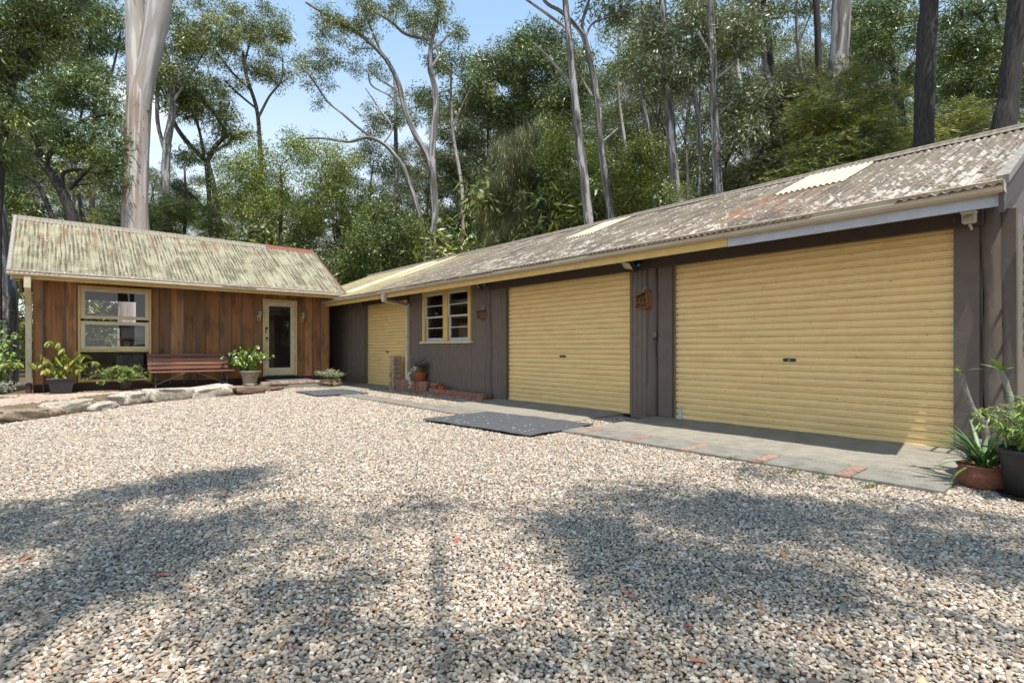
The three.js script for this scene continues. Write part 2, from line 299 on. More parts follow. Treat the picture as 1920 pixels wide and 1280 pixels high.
MATS.forEach((t, i) => {
  const g = thing('rubber_mat', i ? 'small black rubber ring mat on gravel before the narrow roller door' : 'large black rubber ring mat lying across gravel and pavers before the middle roller door', 'mat', 'rubber mats', { position: g2w(t.at[0], 0.03, t.at[1]), rotation: new THREE.Euler(0, GF.rotation.y + t.turn, 0) });
  const nx = 30, nz = 20, pos = [], uv = [], idx = [];
  for (const top of [1, 0]) for (let j = 0; j <= nz; j++) for (let k = 0; k <= nx; k++) { const x = (k / nx - 0.5) * t.w + 0.012 * fbm(j * 0.3, i + 3, 2), z = (j / nz - 0.5) * t.d; pos.push(x, (top ? 0.012 : -0.006) + 0.012 * fbm(x * 1.4 + i * 9, z * 1.4, 2), z); uv.push(x, z); }
  const row = nx + 1, off = row * (nz + 1);
  for (let j = 0; j < nz; j++) for (let k = 0; k < nx; k++) { const o = j * row + k; idx.push(o, o + row, o + 1, o + 1, o + row, o + row + 1, off + o, off + o + 1, off + o + row, off + o + 1, off + o + row + 1, off + o + row); }
  for (let k = 0; k < nx; k++) for (const [a, f] of [[k, 1], [nz * row + k, 0]]) f ? idx.push(a, a + 1, off + a, a + 1, off + a + 1, off + a) : idx.push(a, off + a, a + 1, a + 1, off + a, off + a + 1);
  for (let j = 0; j < nz; j++) for (const [a, f] of [[j * row, 0], [j * row + nx, 1]]) f ? idx.push(a, a + row, off + a, a + row, off + a + row, off + a) : idx.push(a, off + a, a + row, a + row, off + a, off + a + row);
  part('mat_sheet', geo(pos, uv, idx), std({ map: matMap, roughness: 0.85, bumpMap: matMap, bumpScale: 0.006 }), g);
  // pebbles kicked onto it
  const r = rng(50 + i), n = i ? 14 : 34, im = new THREE.InstancedMesh(PEBBLE[3], pebbleMat, n), m = new THREE.Matrix4(), c = new THREE.Color(); im.name = 'stray_pebbles'; im.userData.kind = 'stuff';
  for (let k = 0; k < n; k++) { const s = 0.006 + r() * 0.006; m.compose(V((r() - 0.5) * t.w * 0.95, 0.018, (0.5 - Math.pow(r(), 1.6)) * t.d * 0.95), new THREE.Quaternion().setFromEuler(new THREE.Euler(0, r() * 6, 0)), V(s * 1.2, s, s)); im.setMatrixAt(k, m); im.setColorAt(k, c.setRGB(0.5 + r() * 0.15, 0.48 + r() * 0.1, 0.42)); }
  g.add(im);
});

// ---------------------------------------------------------------- corrugated sheets
// a sheet between x0 and x1 lying on the slope from a [z, y] to b [z, y]; t0..t1 along the slope
function roofSheet(x0, x1, a, b, t0, t1, lift, { pitch = 0.0762, amp = 0.0115, per = 8, rows = 3, thick = 0.004, seed = 0, u0 = 0 } = {}) {
  const L = Math.hypot(b[0] - a[0], b[1] - a[1]), dz = (b[0] - a[0]) / L, dy = (b[1] - a[1]) / L, sgn = dz < 0 ? 1 : -1, nz = dy * sgn, ny = -dz * sgn, n = Math.round((x1 - x0) / pitch * per), pos = [], uv = [], idx = [];
  for (const top of [1, 0]) for (let j = 0; j <= rows; j++) for (let i = 0; i <= n; i++) {
    const x = lerp(x0, x1, i / n), t = lerp(t0, t1, j / rows) * L, o = lift + amp * Math.cos((x / pitch) * Math.PI * 2) + (top ? 0 : -thick) + 0.006 * fbm(x * 0.7 + seed, t * 0.6 + seed, 2);
    pos.push(x, a[1] + dy * t + ny * o, a[0] + dz * t + nz * o); uv.push(x - u0, t);
  }
  const row = n + 1, off = row * (rows + 1), push = (f, ...l) => { for (let k = 0; k < l.length; k += 3) f ? idx.push(l[k], l[k + 1], l[k + 2]) : idx.push(l[k], l[k + 2], l[k + 1]); };
  const up = sgn > 0;
  for (let j = 0; j < rows; j++) for (let i = 0; i < n; i++) { const o = j * row + i; push(up, o, o + 1, o + row, o + 1, o + row + 1, o + row); push(!up, off + o, off + o + 1, off + o + row, off + o + 1, off + o + row + 1, off + o + row); }
  for (let i = 0; i < n; i++) for (const [o, f] of [[i, 1], [rows * row + i, 0]]) push(f ? up : !up, o, off + o, o + 1, o + 1, off + o, off + o + 1);
  for (let j = 0; j < rows; j++) for (const [o, f] of [[j * row, 0], [j * row + n, 1]]) push(f ? up : !up, o, off + o, o + row, o + row, off + o, off + o + row);
  return geo(pos, uv, idx);
}
// wall cladding with vertical ribs, facing +z at depth z
function ribbed(x0, x1, y0, y1, z, pitch = 0.09, amp = 0.013) {
  const pos = [], uv = [], idx = [], prof = [[0, 0], [0.12, 1], [0.55, 1], [0.67, 0], [0.84, 0]]; let k = 0;
  const xs = []; for (let c = Math.floor(x0 / pitch); c * pitch < x1; c++) for (const [f, h] of prof) { const x = (c + f) * pitch; if (x > x0 && x < x1) xs.push([x, h]); }
  xs.unshift([x0, xs[0] ? xs[0][1] : 0]); xs.push([x1, xs[xs.length - 1][1]]);
  for (const [x, h] of xs) { pos.push(x, y0, z + h * amp, x, y1, z + h * amp); uv.push(x, y0, x, y1); if (k) idx.push(2 * k - 2, 2 * k, 2 * k - 1, 2 * k, 2 * k + 1, 2 * k - 1); k++; }
  return geo(pos, uv, idx, true);
}
const GS0 = -15.2, GS1 = 3.68, GE = [0.93, 2.47], GR = [-2.5, 3.9], GL = Math.hypot(GE[0] - GR[0], GE[1] - GR[1]);
const garageRoofMap = tex(2048, 512, (x, y) => {
  const s = lerp(GS0, GS1, x), v = y * GL, run = fbm(s * 22, v * 0.5 + 3, 2);
  const st = fbm(s * 9, v * 0.7, 3), big = fbm(s * 0.55 + 4, v * 0.6, 3), mid = fbm(s * 5.5, v * 2.2 + 7, 4), fine = fbm(s * 20, v * 10, 3);
  let c = mix3([0.47, 0.42, 0.35], [0.36, 0.315, 0.265], clamp(0.5 + st * 0.9 + mid * 0.5));
  c = mix3(c, [0.58, 0.54, 0.46], clamp(0.2 + run * 0.8 + fine * 0.35)); c = mix3(c, [0.29, 0.25, 0.205], smooth(0.08, 0.45, -run + fine * 0.4) * 0.5);
  const lich = smooth(-6.2, -9.5, s); c = mix3(c, mix3([0.68, 0.63, 0.44], [0.52, 0.47, 0.33], clamp(0.5 + mid + st * 0.5)), lich * 0.85);
  const low = smooth(2.0, 0.2, v) * smooth(-7.5, -4, s), end = smooth(1.6, 2.9, s);
  const flake = mid * 0.75 + fine * 0.42 + st * 0.3 + 0.12 + run * 0.22 + low * 0.18 + end * 0.12 + big * 0.2;
  c = mix3(c, [0.76, 0.735, 0.69], smooth(0.42, 0.54, flake) * 0.8);
  const rust = smooth(0.55, 0.9, s) * smooth(1.95, 1.5, s) * smooth(0.45, 0.8, v) * smooth(2.35, 2.0, v);
  c = mix3(c, mix3([0.58, 0.40, 0.24], [0.52, 0.27, 0.19], clamp(0.5 + run)), rust * clamp(0.15 + st * 1.3 + fine * 0.6));
  const dark = smooth(0.14, 0.36, fbm(s * 1.1 + 20, v * 0.8, 3)) * (1 - end) * (1 - lich); return mix3(c, [0.30, 0.265, 0.225], dark * 0.55);
}, GS1 - GS0, GL);
const roofMatG = std({ map: garageRoofMap, roughness: 0.9 });
const panelMap = tex(512, 512, (x, y) => { const k = 0.9 + fbm(x * 30, y * 3, 3) * 0.14, d = smooth(0.2, 0.5, fbm(x * 5, y * 4 + 2, 4)); return mix3([k, k * 0.96, k * 0.82], [0.62, 0.55, 0.4], d * 0.5); }, 1.2, 2.4);
const panelMat = phys({ map: panelMap, color: lin(0.86, 0.83, 0.74), roughness: 0.7, transmission: 0.25, thickness: 0 });

// ---------------------------------------------------------------- the garage
const garage = thing('garage_building', 'long low garage of brown clad walls with a lichen stained corrugated roof', 'garage', null, GF);
{
  const wall = sub('wall', garage);
  const sheets = (x0, x1, y0, y1, z) => { for (let x = x0; x < x1 - 0.02; x += 0.9) part('wall_sheet', ribbed(x, Math.min(x + 0.898, x1), y0, y1, z), M.grey, wall); };
  sheets(-13.4, -10.24, 0.02, 2.8, 0.03);
  sheets(-7.62, -6.985, 0.02, 2.8, 0.045); sheets(-4.945, -4.0, 0.02, 2.8, 0.045);
  sheets(-6.985, -4.945, 0.02, 1.215, 0.045); sheets(-6.985, -4.945, 2.478, 2.8, 0.045);
  sheets(-0.80, -0.26, 0.04, 2.8, 0.03);
  // structure behind the cladding: real thickness with the openings left free
  const core = [[-13.4, -10.1, 0, 2.8], [-10.1, -7.7, 2.34, 2.8], [-7.7, -6.95, 0, 2.8], [-6.95, -4.98, 0, 1.24], [-6.95, -4.98, 2.45, 2.8], [-4.98, -3.82, 0, 2.8], [-3.82, -0.80, 2.3, 2.8], [-0.80, 0, 0, 2.8], [0, 3.2, 2.3, 2.8], [3.2, 3.42, 0, 2.8]];
  part('wall_core', merge(core.map(([a, b, y0, y1]) => box(a, b, y0, y1, -0.14, 0.02))), M.interior, wall);
  part('wall_core', merge([box(-15.1, -13.42, 0, 2.8, -0.14, 0.02), box(-15.1, -14.98, 0, 2.5, -5.75, -0.2), box(-15.1, 3.45, 0, 2.45, -5.8, -5.76)]), M.interior, wall);
  const ge = extrudeX([[-5.85, 0.02], [0.0, 0.02], [0.0, 2.83], [-2.5, 3.84], [-5.85, 2.42]], 3.46, 3.54); part('gable_wall', ge, M.grey, wall);
  for (let k = 0; k < 7; k++) { const w = ribbed(k * 0.82 + 0.01, k * 0.82 + 0.815, 0.05, 2.6, 0, 0.0762, 0.014); const m = part('gable_sheet', w, std({ color: lin(0.30, 0.26, 0.21), roughness: 0.6, map: paintMap }), wall); m.rotation.y = Math.PI / 2; m.position.set(3.545, 0, 0.0); }
  part('floor', box(-15, 3.45, -0.2, 0.035, -5.8, -0.15), M.concrete, garage);
  // beams over the doors
  const beams = sub('beam', garage);
  part('beam', box(-4.32, -0.62, 2.285, 2.56, 0.05, 0.105, 0.006), M.beam, beams); part('beam', box(-0.58, 3.44, 2.285, 2.57, 0.055, 0.125, 0.006), M.beam, beams); part('beam', box(-10.3, -7.66, 2.32, 2.58, 0.03, 0.10, 0.006), M.beam, beams);
  const bolt = new THREE.CylinderGeometry(0.014, 0.016, 0.012, 10).rotateX(Math.PI / 2);
  for (const [x, y, z] of [[-0.5, 2.36, 0.13], [-0.5, 2.47, 0.13], [3.22, 2.36, 0.13], [3.22, 2.46, 0.13]]) { const b = part('bolt', bolt, M.greyPost, beams); b.position.set(x, y, z); }
  // jamb boards
  for (const [a, b, z] of [[-10.23, -10.1, 0.07], [-7.74, -7.63, 0.07], [-4.0, -3.8, 0.075], [-0.255, -0.02, 0.08], [3.2, 3.405, 0.06]]) part('jamb_board', box(a, b, 0.03, 2.33, 0.021, z, 0.006), M.greyPost, garage);
  // round log posts
  const log = (x, z, r, top, seed) => { const pts = [], rad = [], q = rng(seed); for (let i = 0; i <= 14; i++) { const y = i / 14 * top; pts.push(V(x + 0.02 * n2(seed, y * 0.9), y, z + 0.012 * n2(seed + 5, y * 0.9))); rad.push(r * (1 + 0.10 * n2(seed + 9, y * 1.6) + 0.10 * (1 - i / 14))); } return tube(pts, rad, 18, 0.12, seed); };
  part('log_post', log(-4.37, 0.03, 0.085, 2.6, 3), M.greyPost, garage); part('log_post', log(-0.37, 0.03, 0.088, 2.62, 8), M.greyPost, garage); part('log_post', log(3.495, 0.025, 0.068, 2.5, 13), M.greyPost, garage);
  part('corner_flashing', merge([box(3.555, 3.66, 0.06, 2.42, 0.015, 0.022, 0.002), box(3.653, 3.66, 0.06, 2.42, -0.12, 0.0145, 0.002)]), M.greyPost, garage);
  // eaves: fascia, gutter, barge
  const eave = sub('eave', garage);
  part('fascia', box(GS0, 1.23, 2.295, 2.455, 0.845, 0.872, 0.004), M.yellow, eave); part('fascia', box(1.234, GS1, 2.29, 2.455, 0.845, 0.872, 0.004), M.zinc, eave);
  const gp = [[0.874, 2.385], [0.955, 2.385], [0.985, 2.40], [0.992, 2.43], [0.975, 2.452], [0.978, 2.468], [0.992, 2.482], [0.986, 2.488], [0.968, 2.476], [0.965, 2.45], [0.978, 2.43], [0.972, 2.408], [0.95, 2.395], [0.882, 2.395], [0.882, 2.48], [0.874, 2.48]];
  for (let s = GS0, k = 0; s < GS1 - 0.01; k++) { const e = Math.min(s + [3.1, 2.7, 3.3, 2.2, 2.9, 2.4, 3.0][k % 7], GS1); const m = part('gutter', extrudeX(gp, s, e - 0.003), M.gutter, eave); m.position.y = [0, 0.004, -0.003, 0.002, -0.002, 0.003, 0][k % 7]; if (e < GS1 - 0.1) part('gutter_joint', extrudeX(gp.map(([z, y]) => [z < 0.9 ? z : z + 0.004, y < 2.4 ? y - 0.004 : y]), e - 0.05, e + 0.05), M.gutter, eave); s = e; }
  part('gutter_end', extrudeX([[0.874, 2.384], [0.99, 2.39], [0.995, 2.48], [0.874, 2.49]], GS1, GS1 + 0.006), M.gutter, eave);
  part('barge_board', extrudeX([[0.95, 2.22], [0.95, 2.45], [-2.5, 3.88], [-2.5, 3.66]], GS1 - 0.035, GS1), M.beam, eave);
  // rafters and underside
  const rr = rng(3); for (let s = -14.9; s < 3.6; s += 0.92) part('rafter', extrudeX([[0.84, 2.30], [0.84, 2.44], [-2.5, 3.84], [-2.5, 3.70]], s, s + 0.045), M.beam, eave);
  // roof sheets, front and back, with two pale translucent ones
  const roof = sub('roof', garage);
  const w = (GS1 - GS0) / 25;
  for (let k = 0; k < 25; k++) { const x0 = GS0 + k * w, x1 = x0 + w + (k < 24 ? 0.03 : 0); part('roof_sheet', roofSheet(x0, x1, GE, GR, -0.012 - rr() * 0.012, 0.995, 0.012 + (k % 2) * 0.005, { u0: GS0, seed: k, rows: 5 }), roofMatG, roof); }
  for (let k = 0; k < 25; k++) { const x0 = GS0 + k * w; part('roof_sheet', roofSheet(x0, x0 + w + (k < 24 ? 0.03 : 0), [-5.93, 2.47], GR, -0.01, 0.995, 0.012 + (k % 2) * 0.005, { u0: GS0, seed: k + 40, per: 5, rows: 1 }), roofMatG, roof); }
  for (const [a, b, t0, t1] of [[0.95, 1.86, 0.57, 0.968], [-3.3, -2.52, 0.60, 0.975], [-10.9, -10.1, 0.12, 0.97], [-9.3, -8.9, 0.4, 0.97]]) part('pale_roof_sheet', roofSheet(a, b, GE, GR, t0, t1, 0.032, { u0: GS0, seed: a }), panelMat, roof);
  // ridge capping in lengths
  const capMat = std({ color: lin(0.36, 0.315, 0.26), map: brickMap, roughness: 0.9 });
  const cap = (x0, x1, z, y, r, mat, dy) => { const pts = []; for (let i = 0; i <= 10; i++) { const a = Math.PI * (0.06 + 0.88 * i / 10); pts.push([z + Math.cos(a) * r * 0.7, y + Math.sin(a) * r * 0.7 - r * 0.1]); } const inner = pts.slice().reverse().map(([q, v]) => [z + (q - z) * 0.95, v - 0.005]); return part('ridge_cap', extrudeX([[z + r * 1.6, y - r * 0.55], ...pts, [z - r * 1.6, y - r * 0.55], [z - r * 1.55, y - r * 0.62], ...inner, [z + r * 1.55, y - r * 0.62]], x0, x1), mat, roof); };
  for (let s = GS0, k = 0; s < GS1; s += 1.8, k++) { const c = cap(s, Math.min(s + 1.83, GS1), -2.5, 3.925, 0.085, capMat); c.position.y = (k % 2) * 0.006; }
  const edgeCap = extrudeX([[0.93, 2.465], [0.94, 2.53], [-2.5, 3.955], [-2.5, 3.9]], GS1 - 0.05, GS1 + 0.03); part('verge_cap', edgeCap, std({ color: lin(0.46, 0.44, 0.4), map: brickMap }), roof);
  // fallen leaves and bark on the sheets
  const q = rng(21), leaf = geo([0, 0, -0.5, 0.16, 0.05, 0, 0, 0, 0.5, -0.16, 0.05, 0], [0, 0, 1, 0, 1, 1, 0, 1], [0, 2, 1, 0, 3, 2]), n = 900, im = new THREE.InstancedMesh(leaf, std({ roughness: 0.9 }), n), m = new THREE.Matrix4(), c = new THREE.Color();
  im.name = 'fallen_leaves'; im.userData.kind = 'stuff';
  for (let k = 0; k < n; k++) {
    const s = k < 560 ? GS1 - 0.1 - Math.pow(q(), 1.4) * 3.6 : lerp(-8, 3, q()), t = Math.pow(q(), k % 3 ? 2.2 : 1), sz = 0.03 + q() * 0.05, z = lerp(GE[0], GR[0], t), y = lerp(GE[1], GR[1], t) + 0.032;
    m.compose(V(s, y, z), new THREE.Quaternion().setFromEuler(new THREE.Euler(0.39, q() * 6.28, 0)), V(sz, sz, sz)); im.setMatrixAt(k, m); const h = q(); h < 0.45 ? c.setRGB(0.52, 0.27, 0.19) : h < 0.7 ? c.setRGB(0.62, 0.5, 0.4) : c.setRGB(0.2, 0.13, 0.09); im.setColorAt(k, c);
  }
  roof.add(im);

  // roller doors: one mesh a slat
  const slatProfile = [[-0.001, 0], [0, 0.003], [0, 0.047], [-0.005, 0.0495], [-0.022, 0.0515], [-0.025, 0.056], [-0.025, 0.0615], [-0.016, 0.065], [-0.005, 0.0665], [0.0045, 0.0675], [0.0045, 0.0805], [0.003, 0.0815], [-0.012, 0.082], [-0.012, 0.0856]];
  const slatGeo = (w) => { const pos = [], uv = [], idx = []; slatProfile.forEach(([z, y], i) => { for (const x of [0, w]) { pos.push(x, y, z); uv.push(x, y); } if (i) { const o = 2 * i - 2; idx.push(o, o + 1, o + 2, o + 1, o + 3, o + 2); } }); return geo(pos, uv, idx, true); };
  const doorMats = Array.from({ length: 26 }, (_, k) => { const m = M.door.clone(); m.map = doorMap.clone(); m.map.offset.set((k * 0.37) % 1, k * 0.0856 / 2.4); return m; });
  const doorRolls = [[-10.1, -7.72, 0.09, 0.985, 'roller_door'], [-3.80, -0.80, 0.07, 0.936, 'roller_door'], [-0.01, 3.2, 0.062, 0.934, 'roller_door']];
  doorRolls.forEach(([a, b, y0, lock], di) => {
    const d = sub('roller_door', garage), sg = slatGeo(b - a); d.userData.label = ['narrow cream roller door', 'middle cream roller door', 'widest cream roller door with a sun patch low down'][di];
    for (let k = 0; k < 27; k++) { const s = part('slat', sg, doorMats[(k + di * 5) % 26], d); s.position.set(a, y0 + 0.0 + k * 0.0856, 0.0); }
    part('bottom_rail', box(a, b, y0 - 0.028, y0 - 0.001, -0.018, 0.012, 0.005), M.door, d); part('rubber_seal', box(a, b, y0 - 0.05, y0 - 0.029, -0.012, 0.006, 0.003), M.black, d);
    part('guide', box(a - 0.01, a + 0.035, y0 - 0.04, 2.3, -0.05, -0.022, 0.002), M.metal, d); part('guide', box(b - 0.035, b + 0.005, y0 - 0.04, 2.3, -0.05, -0.022, 0.002), M.metal, d);
    const mx = (a + b) / 2 - (di === 0 ? 0.0 : 0.0); part('lock_plate', box(mx - 0.075, mx + 0.075, lock - 0.02, lock + 0.022, 0.0005, 0.012, 0.004), M.black, d);
    const cyl = part('lock_cylinder', new THREE.CylinderGeometry(0.011, 0.011, 0.012, 14).rotateX(Math.PI / 2), M.metal, d); cyl.position.set(mx, lock, 0.015);
  });
  part('door_latch', merge([box(0.055, 0.095, 0.06, 0.24, 0.004, 0.012, 0.003), box(0.05, 0.13, 0.055, 0.064, 0.004, 0.05, 0.002)]), M.white, garage);

  // paired sash window
  const win = sub('window', garage), X0 = -6.955, X1 = -4.97, Y0 = 1.25, Y1 = 2.46;
  part('casing', box(X0, X0 + 0.10, Y0, Y1, -0.02, 0.095), M.yellow, win); part('casing', box(X1 - 0.10, X1, Y0, Y1, -0.02, 0.095), M.yellow, win); part('casing', box(X0 + 0.101, X1 - 0.101, Y1 - 0.09, Y1, -0.02, 0.093), M.yellow, win); part('mullion', box(-6.05, -5.87, Y0, Y1 - 0.091, -0.02, 0.09), M.yellow, win);
  part('sill', box(X0 - 0.06, X1 + 0.06, Y0 - 0.055, Y0 - 0.001, -0.02, 0.135, 0.006), M.cream, win);
  for (const [a, b] of [[X0 + 0.102, -6.052], [-5.868, X1 - 0.102]]) {
    const mid = (Y0 + Y1 - 0.09) / 2 + 0.01;
    for (const [y0, y1, z] of [[mid - 0.02, Y1 - 0.091, 0.055], [Y0 + 0.001, mid + 0.02, 0.02]]) {
      const f = 0.042, bot = y0 < mid - 0.1 ? 0.075 : 0.04, top = 0.04;
      part('sash', merge([box(a, a + f, y0, y1, z - 0.02, z + 0.012), box(b - f, b, y0, y1, z - 0.02, z + 0.012), box(a + f, b - f, y0, y0 + bot, z - 0.02, z + 0.012), box(a + f, b - f, y1 - top, y1, z - 0.02, z + 0.012), box(a + f, b - f, (y0 + bot + y1 - top) / 2 - 0.011, (y0 + bot + y1 - top) / 2 + 0.011, z - 0.015, z + 0.009)]), M.white, win);
      const m = (y0 + bot + y1 - top) / 2; for (const [p, q2] of [[y0 + bot, m - 0.011], [m + 0.011, y1 - top]]) part('pane', sheet(a + f, b - f, p, q2, z - 0.006, z - 0.004), M.glass, win);
    }
  }
  // what shows dimly inside
  const clutter = sub('interior', garage);
  part('shelf_unit', merge([box(-7.4, -7.32, 0.04, 2.2, -1.4, -0.9), box(-5.4, -5.32, 0.04, 2.2, -1.4, -0.9), box(-7.4, -5.32, 1.3, 1.34, -1.4, -0.9), box(-7.4, -5.32, 1.85, 1.89, -1.4, -0.9)]), std({ color: lin(0.25, 0.18, 0.12) }), clutter);
  part('leaning_prop', bar(V(-5.75, 1.1, -0.5), V(-5.3, 2.3, -0.75), 0.022), M.white, clutter); part('leaning_prop', bar(V(-5.65, 1.0, -0.4), V(-5.55, 1.9, -0.6), 0.015), M.white, clutter);
  part('carton', box(-6.9, -6.4, 1.345, 1.7, -1.35, -0.95), std({ color: lin(0.4, 0.27, 0.15) }), clutter);

  // rainwater downpipe with its neck
  const pipe = sub('downpipe', garage), px = -7.66;
  const run = [V(-7.32, 2.40, 0.93), V(-7.32, 2.30, 0.93), V(px, 2.18, 0.10), V(px, 0.12, 0.10)];
  const sq = (a, b, w) => { const d = b.clone().sub(a), L = d.length(), g = box(-w / 2, w / 2, 0, L, -w * 0.4, w * 0.4, 0.006); const q3 = new THREE.Quaternion().setFromUnitVectors(V(0, 1, 0), d.normalize()); g.applyQuaternion(q3); g.translate(a.x, a.y, a.z); return g; };
  part('outlet', sq(run[0], V(run[1].x, 2.20, 0.93), 0.11), M.cream, pipe); part('neck', sq(V(run[1].x, 2.235, 0.95), run[2].clone().add(V(-0.02, 0, -0.02)), 0.09), M.cream, pipe); part('pipe', sq(V(px, 2.22, 0.10), run[3], 0.1), M.cream, pipe);
  for (const y of [2.1, 0.86]) part('clip', merge([box(px - 0.06, px + 0.1, y - 0.015, y + 0.015, 0.05, 0.056), bar(V(px + 0.08, y, 0.05), V(px + 0.08, y, 0.11), 0.015)]), M.cream, pipe);
}

// ---------------------------------------------------------------- the cabin
const CE = [0.93, 2.63], CR = [-1.65, 4.17], CL = Math.hypot(CE[0] - CR[0], CE[1] - CR[1]), CX0 = -6.86, CX1 = 0.13;
const cabinRoofMap = tex(2048, 768, (x, y) => {
  const s = lerp(CX0, CX1, x), v = y * CL, run = fbm(s * 20, v * 0.45, 2);
  const st = fbm(s * 11, v * 0.55, 3), mid = fbm(s * 1.6, v * 1.4, 4), fine = fbm(s * 26, v * 12, 3);
  let c = mix3([0.63, 0.605, 0.50], [0.50, 0.47, 0.375], clamp(0.5 + mid * 0.9 + fine * 0.4));
  c = mix3(c, [0.76, 0.745, 0.66], clamp(0.15 + run * 0.9 + fine * 0.5) * 0.6);
  const soot = smooth(0.12, 0.5, st * 0.7 - run * 0.5 + mid * 0.5 + fine * 0.3); c = mix3(c, [0.36, 0.33, 0.26], soot * 0.6);
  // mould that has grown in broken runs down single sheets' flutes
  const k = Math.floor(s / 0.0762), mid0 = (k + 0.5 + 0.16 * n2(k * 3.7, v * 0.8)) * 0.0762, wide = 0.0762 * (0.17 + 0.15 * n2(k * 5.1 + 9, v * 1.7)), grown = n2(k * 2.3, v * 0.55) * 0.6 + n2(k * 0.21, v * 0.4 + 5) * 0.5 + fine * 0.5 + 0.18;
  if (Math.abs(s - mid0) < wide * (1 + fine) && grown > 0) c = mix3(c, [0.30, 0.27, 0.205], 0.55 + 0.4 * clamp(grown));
  const red = smooth(0.3, 0.5, fbm(s * 5 + 8, v * 0.5 + 3, 3) + 0.06) * smooth(1.0, 1.8, v) * smooth(-0.6, -2.6, s); c = mix3(c, [0.56, 0.30, 0.22], red * 0.5);
  c = mix3(c, [0.52, 0.49, 0.44], smooth(0.22, 0.06, v + 0.05 * fine) * 0.85); return c;
}, CX1 - CX0, CL);
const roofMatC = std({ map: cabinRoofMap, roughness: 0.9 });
const cabin = thing('timber_cabin', 'small cabin of dark vertical timber planks under a lichen streaked corrugated roof', 'cabin', null, CF);
{
  const wall = sub('wall', cabin), r = rng(15);
  const plank = (a, b, y0, y1, d = 0) => { const m = part('plank', box(-(b - a) / 2 + 0.006, (b - a) / 2 - 0.006, 0, y1 - y0, -0.022, 0.0, 0.004), M.planks[Math.floor(r() * 5)].clone(), wall); m.material.map = woodMap.clone(); m.material.map.offset.set(r(), r()); m.position.set((a + b) / 2, y0, 0.02 + d + r() * 0.006); m.rotation.z = (r() - 0.5) * 0.004; };
  const L1 = [-6.5, -6.352, -5.99, -5.785], L2 = [-4.385, -4.232, -3.993, -3.705, -3.436, -3.221, -2.905, -2.616, -2.378, -2.091, -1.87], L3 = [-0.92, -0.718, -0.489, -0.255, -0.005];
  for (const L of [L1, L2, L3]) for (let i = 0; i < L.length - 1; i++) plank(L[i], L[i + 1], 0.29 + r() * 0.02, 2.92);
  for (const [a, b] of [[-5.785, -5.435], [-5.435, -5.131], [-5.131, -4.734], [-4.734, -4.385]]) plank(a, b, 2.515, 2.92);
  for (const [a, b] of [[-1.87, -1.48], [-1.48, -1.193], [-1.193, -0.92]]) plank(a, b, 2.445, 2.92);
  for (const x of [-6.352, -5.99, -3.705, -3.436, -4.0, -2.378, -0.489, -0.255]) part('batten', box(x - 0.012, x + 0.012, 0.2, 2.9, 0.018, 0.036, 0.003), M.batten, wall);
  for (const x of [-6.347]) part('conduit', bar(V(x, 0.13, 0.05), V(x, 2.6, 0.05), 0.014, 8), M.batten, wall);
  // backing with the window and door left open; sides, rear, floor, ceiling
  const back = [[-6.48, -5.75, 0.1, 2.95], [-5.75, -4.4, 2.51, 2.95], [-4.4, -1.84, 0.1, 2.95], [-1.84, -0.94, 2.43, 2.95], [-0.94, -0.02, 0.1, 2.95], [-5.75, -4.4, 0.1, 0.30], [-1.84, -0.94, 0.1, 0.29]];
  part('backing', merge(back.map(([a, b, c, d]) => box(a, b, c, d, -0.10, -0.003))), M.interior, wall);
  part('side_wall', extrudeX([[-3.35, 0.1], [0.0, 0.1], [0.0, 3.0], [-1.65, 3.98], [-3.35, 3.0]], -0.018, 0.02), M.planks[1], wall); part('side_wall', extrudeX([[-3.35, 0.1], [0.0, 0.1], [0.0, 3.0], [-1.65, 3.98], [-3.35, 3.0]], -6.52, -6.485), M.planks[2], wall);
  part('rear_wall', merge([box(-6.48, -5.6, 0.1, 2.95, -3.4, -3.3), box(-4.3, -0.02, 0.1, 2.95, -3.4, -3.3), box(-5.6, -4.3, 0.1, 1.0, -3.4, -3.3), box(-5.6, -4.3, 2.42, 2.95, -3.4, -3.3), box(-5.6, -5.54, 1.0, 2.42, -3.4, -3.3), box(-4.36, -4.3, 1.0, 2.42, -3.4, -3.3), box(-5.54, -4.36, 1.66, 1.72, -3.39, -3.31)]), M.interior, wall);
  part('floor', box(-6.48, -0.02, 0.1, 0.26, -3.3, -0.11), M.interior, cabin); part('ceiling', box(-6.48, -0.02, 2.7, 2.74, -3.3, -0.11), std({ color: lin(0.22, 0.2, 0.17) }), cabin);
  part('plinth', box(-6.5, -0.01, 0.02, 0.285, -0.08, 0.012, 0.004), M.plinth, cabin);
  // window: fixed top, sash below it, fixed pane at the bottom
  const win = sub('window', cabin), a = -5.765, b = -4.39;
  part('casing', merge([box(a, a + 0.045, 0.32, 2.505, -0.05, 0.062), box(b - 0.045, b, 0.32, 2.505, -0.05, 0.062), box(a + 0.046, b - 0.046, 2.455, 2.505, -0.05, 0.06), box(a + 0.046, b - 0.046, 0.32, 0.365, -0.05, 0.066), box(a + 0.046, b - 0.046, 1.0, 1.045, -0.05, 0.07)]), M.yellow, win);
  const sash = (y0, y1, z, f, m) => { part('sash', merge([box(a + 0.048, a + 0.048 + f, y0, y1, z - 0.03, z), box(b - 0.048 - f, b - 0.048, y0, y1, z - 0.03, z), box(a + 0.048 + f, b - 0.048 - f, y1 - f, y1, z - 0.03, z), box(a + 0.048 + f, b - 0.048 - f, y0, y0 + f, z - 0.03, z)]), m, win); part('pane', sheet(a + 0.048 + f, b - 0.048 - f, y0 + f, y1 - f, z - 0.018, z - 0.014), M.glass, win); };
  sash(1.755, 2.45, 0.045, 0.075, M.cream); sash(1.05, 1.70, 0.075, 0.078, M.cream);
